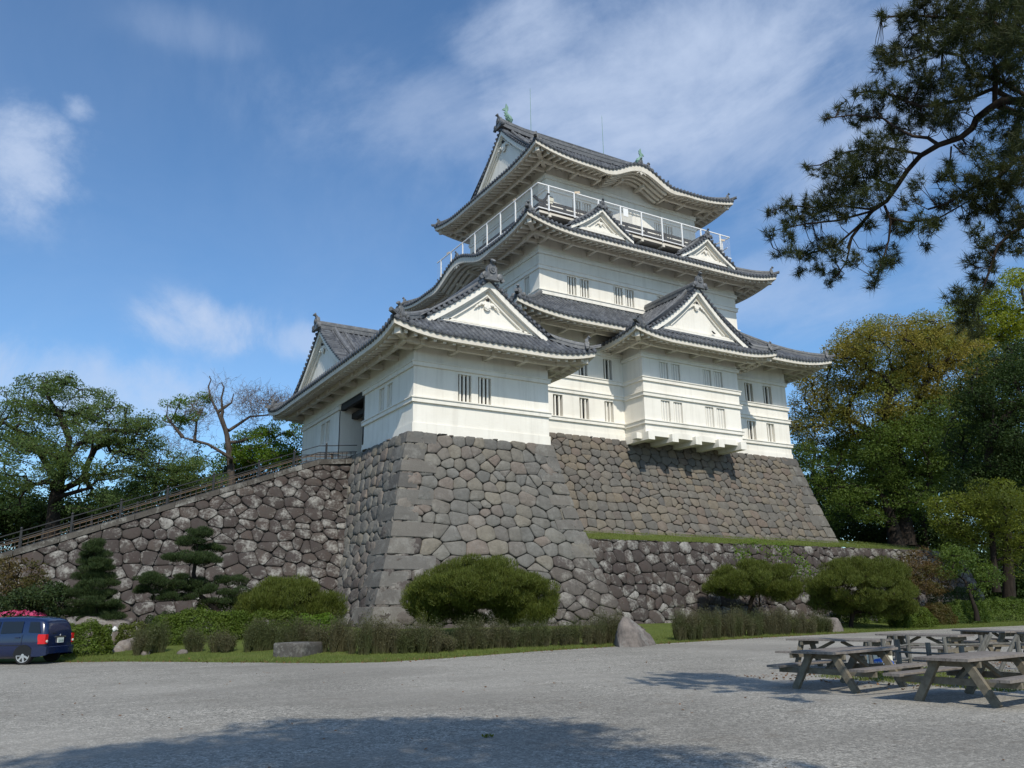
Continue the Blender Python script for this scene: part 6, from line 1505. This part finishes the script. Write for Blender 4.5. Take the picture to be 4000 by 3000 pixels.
rock('flat_rock', 'flat topped brown rock right behind the blue car', [(3.0, 39.2, -1.4), (4.9, 39.2, -1.4), (4.9, 40.2, -1.4), (3.0, 40.2, -1.4), (2.7, 39.1, -.38), (4.7, 39.2, -.46), (4.9, 40.1, -.34), (3.0, 40.2, -.22), (3.4, 39.6, -.15)], 7.7, M['rock'])
for i, (lb, x, y, s_) in enumerate((('small upright grey rock left of the first twiggy bush', 4.55, 36.6, .62), ('low grey stone lying before the first twiggy bush', 4.0, 36.3, .34), ('low grey stone on the gravel edge under the first twiggy bush', 4.75, 34.15, .2), ('low grey stone on the gravel edge under the second twiggy bush', 5.9, 33.35, .2), ('grey rock beside the trunk of the round pine mound', 46.2, 37.4, .9), ('grey rock in front of the reddish plum tree', 51.5, 37.8, .7))):
    z = az(x, y); r2 = np.random.default_rng(i); p = [(x+s_*q[0], y+s_*q[1], z+s_*q[2]) for q in unit(r2.normal(size=(14, 3)))*r2.uniform(.75, 1.1, (14, 1))*A(1.15, .8, .85)]
    rock('rock', lb, p, i*2.2, M['rock'], rough=.03, group='small garden rocks', sub=2, bev=.015)
def block():
    c = A(9.05, 29.65); a = unit(A(1.04, .92)); b = A(-a[1], a[0]); h = .56
    P = [c+a*i*.70+b*j*.56 for i, j in ((-1, -1), (1, -1), (1, 1), (-1, 1))]
    pts = [(*p, GZ-.05) for p in P]+[(*(c+(p-c)*.985), GZ+h) for p in P]
    rock('stone_block', 'square cut dark stone block set on the gravel edge before the hedge', pts, 9.1, M['block'], 'stone block', .014, bev=.025)
block()
# small garden spotlight on a stake behind the bushes
sp = MB(); q0 = A(3.95, 38.6, az(3.95, 38.6)); sp.tube([q0, q0+A(.12, 0, .62)], .022, 6); sp.lathe([(.04, 0), (.09, .06), (.11, .18), (.10, .19)], q0+A(.12, 0, .60), (.6, -.3, .55), 10)
tag(sp.build('garden_spotlight', M['white']), 'small pale garden spotlight on a stake under the conical cloud pine', 'spotlight')
# ---------------------------------------------------------------- picnic tables
def picnic(label, x, y, ang, first=None, L_=2.4):
    """A-frame picnic table with attached benches; its own axis runs along the top boards"""
    R2 = Matrix.Rotation(ang, 3, 'Z')
    if first is None:
        root = thing('picnic_table', label, 'picnic table', (0, 0, 0), 'wooden picnic tables')
        t = MB()
        for i in range(5):
            y0 = -.455+i*.183; t.box(-L_/2, L_/2, y0, y0+.174, .70, .745, i/5)
        t.build('tabletop', M['topwood'], root)
        for s in (-1, 1):
            b = MB()
            for i in range(2):
                y0 = s*.90-.155+i*.16; b.box(-L_/2, L_/2, y0, y0+.15, .41, .455, .2+i*.5)
            b.build('bench_seat', M['topwood'], root)
        for xx in (-.86, .86):
            for s in (-1, 1):
                g = MB(); g.beam((xx, s*.66, 0), (xx, s*.24, .70), .13, .09, (1, 0, 0)); g.build('leg', M['graywood'], root)
            c = MB(); c.beam((xx+.083, -1.04, .355), (xx+.083, 1.04, .355), .07, .11); c.build('seat_beam', M['graywood'], root)
            c = MB(); c.beam((xx+.083, -.44, .645), (xx+.083, .44, .645), .07, .11); c.build('top_beam', M['graywood'], root)
        c = MB(); c.beam((-.78, 0, .36), (-.1, 0, .68), .07, .07); c.beam((.78, 0, .36), (.1, 0, .68), .07, .07); c.build('brace', M['graywood'], root)
    else:
        root = first.copy(); COL.objects.link(root); root['label'] = label
        for ch in first.children:
            k = ch.copy(); COL.objects.link(k); k.parent = root
    root.location = (x, y, GZ); root.rotation_euler = (0, 0, ang)
    return root
P1 = picnic('picnic table at the left front with its bench jutting toward the gravel', 14.77, 11.66, radians(7))
picnic('picnic table in the front at the right edge of the view', 14.66, 8.90, radians(5), P1)
picnic('picnic table just behind the left front one, against the open gravel', 18.6, 14.9, radians(-77), P1)
picnic('middle picnic table of the back row, beyond the stake fence', 22.5, 15.1, radians(-85), P1)
picnic('picnic table right of the middle one in the back row', 26.5, 15.5, radians(-112), P1)
picnic('back row picnic table half cut off by the right edge of the view', 25.4, 12.8, radians(-110), P1)
# ---------------------------------------------------------------- stake fence round a small bed, with a sign board
def bed():
    root = thing('stake_fence', 'low grey stake fence with thin rails round a small bed among the picnic tables', 'fence', (17.4, 12.6, GZ))
    ring = [(16.9, 12.7), (19.3, 13.4), (21.6, 12.0), (21.3, 9.4), (18.0, 8.9), (16.5, 10.3)]
    n = 0
    for i in range(len(ring)):
        a = A(*ring[i]); b = A(*ring[(i+1) % len(ring)]); m = max(1, int(round(np.linalg.norm(b-a)/.85)))
        for k in range(m):
            p = a+(b-a)*k/m; s = MB(); h = .78+.1*((k*7+i*3) % 5)/5; s.tube([(p[0], p[1], GZ-.1), (p[0]+.02, p[1], GZ+h)], [.055, .05], 8)
            s.build('stake', M['stake'], root)
        for z in (.30, .62):
            r2 = MB(); r2.tube([(*a, GZ+z), (*((a+b)/2), GZ+z-.02), (*b, GZ+z)], .025, 6); r2.build('rail', M['stake'], root)
    rng = np.random.default_rng(4)
    for k in range(3):
        p = A(*ring[1])+rng.uniform(-.7, .7, 2)+A(.2, -1.0); s = MB(); s.tube([(p[0], p[1], GZ-.1), (p[0]+.5, p[1]-.35, GZ+.85)], .05, 8); s.build('prop', M['stake'], root)
    g = MB(); rng = np.random.default_rng(8); n = 9000; P = rng.uniform((16.2, 9.3), (20.4, 13.8), (n, 2))
    spikes(g, np.column_stack([P, np.full(n, GZ)]), np.tile(A(0, 0, 1), (n, 1)), .11, .007, rng, .5)
    struct(g.build('bed_grass', M['blade'], fix=False), 'stuff', 'thin grass growing in the fenced bed among the picnic tables', 'grass')
    s = thing('sign_board', 'small white sign board with a blue oval logo leaning on the stake fence', 'sign', (17.0, 13.2, GZ))
    o = A(17.28, 13.09, GZ+.13); u = unit(A(.86, -.51, 0)); v = A(0, 0, 1); d = A(-.51, -.86, 0)*-1
    d = unit(np.cross(u, v)); d = d if d[1] < 0 else -d
    b = MB(); b.poly([(0, 0), (.58, 0), (.58, .47), (0, .47)], o, u, v, d, .03); b.build('panel', flat('sign_cream', (.62, .60, .50), .6, vary=.05), s)
    e = MB(); an = np.linspace(0, 2*pi, 28, endpoint=False)
    e.poly([(.33+.27*cos(a), .15+.12*sin(a)) for a in an], o+d*.031, u, v, d, .004); e.build('blue_oval', flat('sign_blue', (.012, .085, .42), .5, vary=.05), s)
    cu = bpy.data.curves.new('lettering', 'FONT'); cu.body = 'STRAND'; cu.size = .125; cu.extrude = .002; cu.align_x = 'CENTER'; cu.align_y = 'CENTER'
    tmp = bpy.data.objects.new('lettering_src', cu); COL.objects.link(tmp); bpy.context.view_layer.update()
    me = bpy.data.meshes.new_from_object(tmp); bpy.data.objects.remove(tmp)
    lo = bpy.data.objects.new('lettering', me); COL.objects.link(lo); me.materials.append(flat('sign_letter', (.45, .58, .72), .5)); lo.parent = s
    c = o+u*.33+v*.145+d*.040-A(*s.location)
    lo.matrix_local = Matrix(((u[0], v[0], d[0], c[0]), (u[1], v[1], d[1], c[1]), (u[2], v[2], d[2], c[2]), (0, 0, 0, 1)))
    f = MB(); f.lathe([(.05, 0), (.02, .02)], o+u*.28+v*.33+d*.03, d, 6); f.tube([o+u*.24+v*.30+d*.035, o+u*.32+v*.32+d*.035], .012, 5); f.build('emblem', M['timber'], s)
bed()
# ---------------------------------------------------------------- blue car
def car():
    paint, t = newmat('blue_paint'); finish(paint, t, (0.003, 0.010, 0.048), .22, None, spec=.5, extra={'Coat Weight': 0.9, 'Coat Roughness': .06})
    glass = flat('dark_glass', (.008, .010, .012), .06, spec=.6); rub = flat('rubber', (.012, .012, .013), .8); alloy = flat('alloy', (.52, .53, .54), .3, .6)
    red, t = newmat('red_lamp'); finish(red, t, (.55, .008, .014), .15, None, spec=.6, extra={'Coat Weight': .6})
    clear = flat('clear_lamp', (.55, .55, .50), .15); plate = flat('plate_white', (.62, .66, .60), .5, vary=.03); chrome = flat('chrome', (.6, .6, .6), .15, .9)
    root = thing('parked_car', 'small dark blue hatchback car parked at the left edge, seen from the rear', 'car', (0, 0, 0))
    # local axes: +X forward, +Y left, Z up; rear bumper at x = 0
    L_ = 4.02; W2 = .845
    sec = []                       # stations along the car: x, belt half width, roof half width, sill z, belt z, roof z
    ST = [(0.02, .70, .60, .42, .88, .90), (.06, .80, .64, .34, .94, 1.18), (.16, .835, .67, .27, .98, 1.40), (.34, W2, .69, .22, 1.0, 1.50), (.70, W2, .70, .20, 1.0, 1.545), (1.5, W2, .70, .19, .98, 1.56), (2.2, W2, .69, .19, .96, 1.53), (2.65, W2, .66, .19, .95, 1.40), (3.0, W2, .69, .19, .94, 1.10), (3.25, .835, .72, .20, .93, .97), (3.7, .81, .70, .21, .85, .87), (3.95, .74, .60, .26, .70, .72), (4.02, .66, .50, .34, .58, .60)]
    b = MB(); G = []
    for (x, wb, wr, zs, zb, zr) in ST:
        h = [(-wb*.80, zs), (-wb*.97, zs+.06), (-wb, (zs+zb)/2), (-wb*.985, zb), (-(wr+(wb-wr)*.12), zb+(zr-zb)*.82), (-wr*.93, zb+(zr-zb)*.96), (-wr*.5, zr+.012), (0, zr+.02)]
        h = h+[(-q[0], q[1]) for q in h[-2::-1]]
        G.append([(x, q[0], q[1]) for q in h])
    b.grid(np.array(G)); 
    for e in (0, -1): b.add(G[e], [tuple(range(len(G[e])))])
    b.add([(0.1, -.65, .26), (0.1, .65, .26), (3.9, .65, .26), (3.9, -.65, .26)], [(0, 1, 2, 3)])
    body = b.build('body', paint, root, smooth=True)
    md = body.modifiers.new('sub', 'SUBSURF'); md.levels = 2; md.render_levels = 2
    def side_pts(s, pts, off=.012):
        out = []
        for (x, f) in pts:         # f: 0 belt .. 1 roof edge, placed just outside the body side
            wb = np.interp(x, [q[0] for q in ST], [q[1] for q in ST]); wr = np.interp(x, [q[0] for q in ST], [q[2] for q in ST]); zb = np.interp(x, [q[0] for q in ST], [q[4] for q in ST]); zr = np.interp(x, [q[0] for q in ST], [q[5] for q in ST])
            out.append((x, s*(wb*.985+(wr+(wb-wr)*.12-wb*.985)*f/.82+off), zb+(zr-zb)*f))
        return out
    for s in (-1, 1):
        for pts in ([(.20, .08), (.62, .08), (.66, .70), (.34, .74)], [(.86, .06), (1.62, .06), (1.62, .72), (.88, .72)], [(1.70, .06), (2.62, .06), (2.36, .70), (1.70, .72)]):
            g = MB(); g.add(side_pts(s, pts), [(0, 1, 2, 3)]); g.build('side_window', glass, root)
        ln = MB(); ln.add([(.85, s*.852, .62), (1.66, s*.852, .62), (1.66, s*.852, .635), (.85, s*.852, .635)], [(0, 1, 2, 3)]); ln.add([(1.66, s*.853, .3), (1.672, s*.853, .3), (1.672, s*.853, .98), (1.66, s*.853, .98)], [(0, 1, 2, 3)]); ln.add([(.82, s*.853, .5), (.832, s*.853, .5), (.832, s*.853, .98), (.82, s*.853, .98)], [(0, 1, 2, 3)])
        ln.build('door_seam', rub, root)
        hd = MB(); hd.box(.90, 1.06, s*.845-.02, s*.845+.03, .86, .89); hd.build('door_handle', paint, root)
        mr_ = MB(); mr_.lathe([(.03, -.09), (.09, -.05), (.10, .05), (.04, .09)], (2.62, s*.95, 1.02), (0, 1, 0), 10); mr_.build('mirror', paint, root)
        tl2_ = MB()
        V = [(.015, .60), (-.004, .80), (.015, .86), (.10, .865), (.20, .845)]
        zz = (.66, .74, .82, .90, .97); G2 = []
        for z, k in zip(zz, (.86, .80, .96, 1.0, .9)):
            G2.append([(.055, s*.62, z), (.015, s*(.66), z), (.022, s*(.80), z), (.085, s*(.86)*1.0, z), (.10+.16*k, s*.868, z)])
        tl2_.grid(np.array(G2)); tl2_.build('tail_lamp', red, root)
        rv = MB(); rv.lathe([(.045, 0), (.045, .02), (.02, .03)], (.012, s*.72, .74), (-1, 0, 0), 12); rv.build('reversing_lamp', clear, root)
    w = MB(); w.add([(.035, -.60, .97), (.035, .60, .97), (.20, .52, 1.40), (.20, -.52, 1.40)], [(0, 1, 2, 3)]); w.build('rear_window', glass, root)
    w = MB(); w.add([(2.72, -.58, 1.40), (2.72, .58, 1.40), (3.22, .64, 1.0), (3.22, -.64, 1.0)], [(0, 1, 2, 3)]); w.build('windscreen', glass, root)
    bp = MB(); G3 = []
    for x, wd2, z0, z1 in ((-.05, .62, .34, .55), (-.03, .76, .30, .57), (.08, .86, .27, .58), (.42, .862, .26, .56)): G3.append([(x, -wd2, z0), (x, -wd2, z1), (x, wd2, z1), (x, wd2, z0)])
    bp.grid(np.array(G3)); bp.add(G3[0], [(0, 1, 2, 3)]); bp.build('bumper', paint, root)
    pl = MB(); pl.obb((-.005, 0, .76), (.01, 0, 0), (0, .165, 0), (0, 0, .083)); po = pl.build('number_plate', plate, root)
    cu = bpy.data.curves.new('plate_text', 'FONT'); cu.body = '\u00b733-30'; cu.size = .10; cu.align_x = 'CENTER'; cu.align_y = 'CENTER'; cu.extrude = .001
    tmp = bpy.data.objects.new('plate_src', cu); COL.objects.link(tmp); bpy.context.view_layer.update()
    me = bpy.data.meshes.new_from_object(tmp); bpy.data.objects.remove(tmp); lo = bpy.data.objects.new('lettering', me); COL.objects.link(lo); me.materials.append(flat('plate_green', (.03, .13, .08), .5)); lo.parent = po
    lo.matrix_local = Matrix(((0, 0, -1, -.017), (-1, 0, 0, 0), (0, 1, 0, .735), (0, 0, 0, 1)))
    gr = MB(); gr.beam((-.0, -.28, .875), (-.0, .28, .875), .02, .035); gr.lathe([(.035, 0), (.03, .012)], (.01, 0, .93), (-1, 0, 0), 10); gr.build('boot_trim', chrome, root)
    wi = MB(); wi.beam((.03, .45, .985), (.05, -.05, 1.0), .02, .02); wi.build('rear_wiper', rub, root)
    def wheel(x, s):
        ty = MB(); c = (x, s*.735, .305)
        ty.lathe([(.20, -.085), (.29, -.09), (.305, -.06), (.305, .06), (.29, .095), (.215, .10)], c, (0, s, 0), 28); wo = ty.build('wheel', rub, root, smooth=False)
        rm = MB(); rm.lathe([(.225, .07), (.232, .112), (.21, .112), (.20, .05), (.0, .05)], c, (0, s, 0), 28)
        for k in range(7):
            a = 2*pi*k/7; e = A(cos(a), 0, sin(a)); p = A(c[0], s*.735+s*.095, c[2]); rm.beam(p+e*.03, p+e*.215, .062, .03, (0, s, 0))
        rm.lathe([(.05, .07), (.05, .118), (.0, .12)], c, (0, s, 0), 12); rm.build('rim', alloy, wo)
        ar = MB(); an = np.linspace(0, pi, 19); ar.add([(x+.345*cos(a), s*.851, .30+.345*sin(a)) for a in an]+[(x+.30*cos(a), s*.849, .30+.30*sin(a)) for a in an[::-1]], [(i, i+1, 36-i, 37-i) for i in range(18)])
        ar.add([(x+.33*cos(a), s*.8485, .30+.33*sin(a)) for a in an], [tuple(range(19))]); ar.build('wheel_arch', M['dark'], root)
    for x in (.72, 3.28):
        for s in (-1, 1): wheel(x, s)
    f = unit(A(-.81, .59)); 
    root.rotation_euler = (0, 0, math.atan2(f[1], f[0]))
    c = A(1.35, 34.0)              # middle of the rear axle on the gravel
    p = c-f*.72; root.location = (p[0], p[1], GZ)
car()
# two small dark birds resting on the castle roofs
def bird(label, c, d, s):
    d = unit(A(*d, 0)); mb = MB(); c = np.asarray(c, float); Z = A(0, 0, 1)
    mb.tube([c-d*.22*s+Z*.10*s, c-d*.10*s+Z*.13*s, c+Z*.16*s, c+d*.10*s+Z*.22*s, c+d*.16*s+Z*.30*s, c+d*.22*s+Z*.31*s, c+d*.30*s+Z*.29*s], [x*s for x in (.02, .05, .085, .07, .055, .045, .008)], 8)
    for q in (-1, 1): mb.tube([c+A(-d[1], d[0], 0)*.03*s*q, c+A(-d[1], d[0], 0)*.03*s*q+Z*.12*s], .008*s, 4)
    return tag(mb.build('bird', M['black']), label, 'bird')
bird('small dark bird perched on the ledge of the bay gable', (47.45, 46.82, 21.15), (-1, 0), .9)
bird('small dark bird on the hip ridge at the far right lower roof', (60.65, 49.6, 21.95), (1, .2), 1.1)
# coin viewer on the balcony corner
cv = thing('coin_binoculars', 'cream coin operated binoculars on the balcony corner behind the white railing', 'binoculars', (36.3, 53.6, 32.1))
m_ = MB(); m_.tube([(36.3, 53.6, 32.1), (36.3, 53.6, 33.3)], .06, 8); m_.build('stand', M['timber'], cv)
m_ = MB(); m_.box(36.08, 36.52, 53.42, 53.78, 33.3, 33.62); m_.box(36.16, 36.44, 53.46, 53.74, 33.1, 33.3); m_.build('housing', flat('cream_housing', (.68, .64, .50), .5), cv)
for dx in (-.10, .10):
    m_ = MB(); m_.lathe([(.075, 0), (.085, .22), (.06, .225)], (36.3+dx, 53.6, 33.6), (-.1, -.55, .8), 10); m_.build('eyepiece', M['timber'], cv)
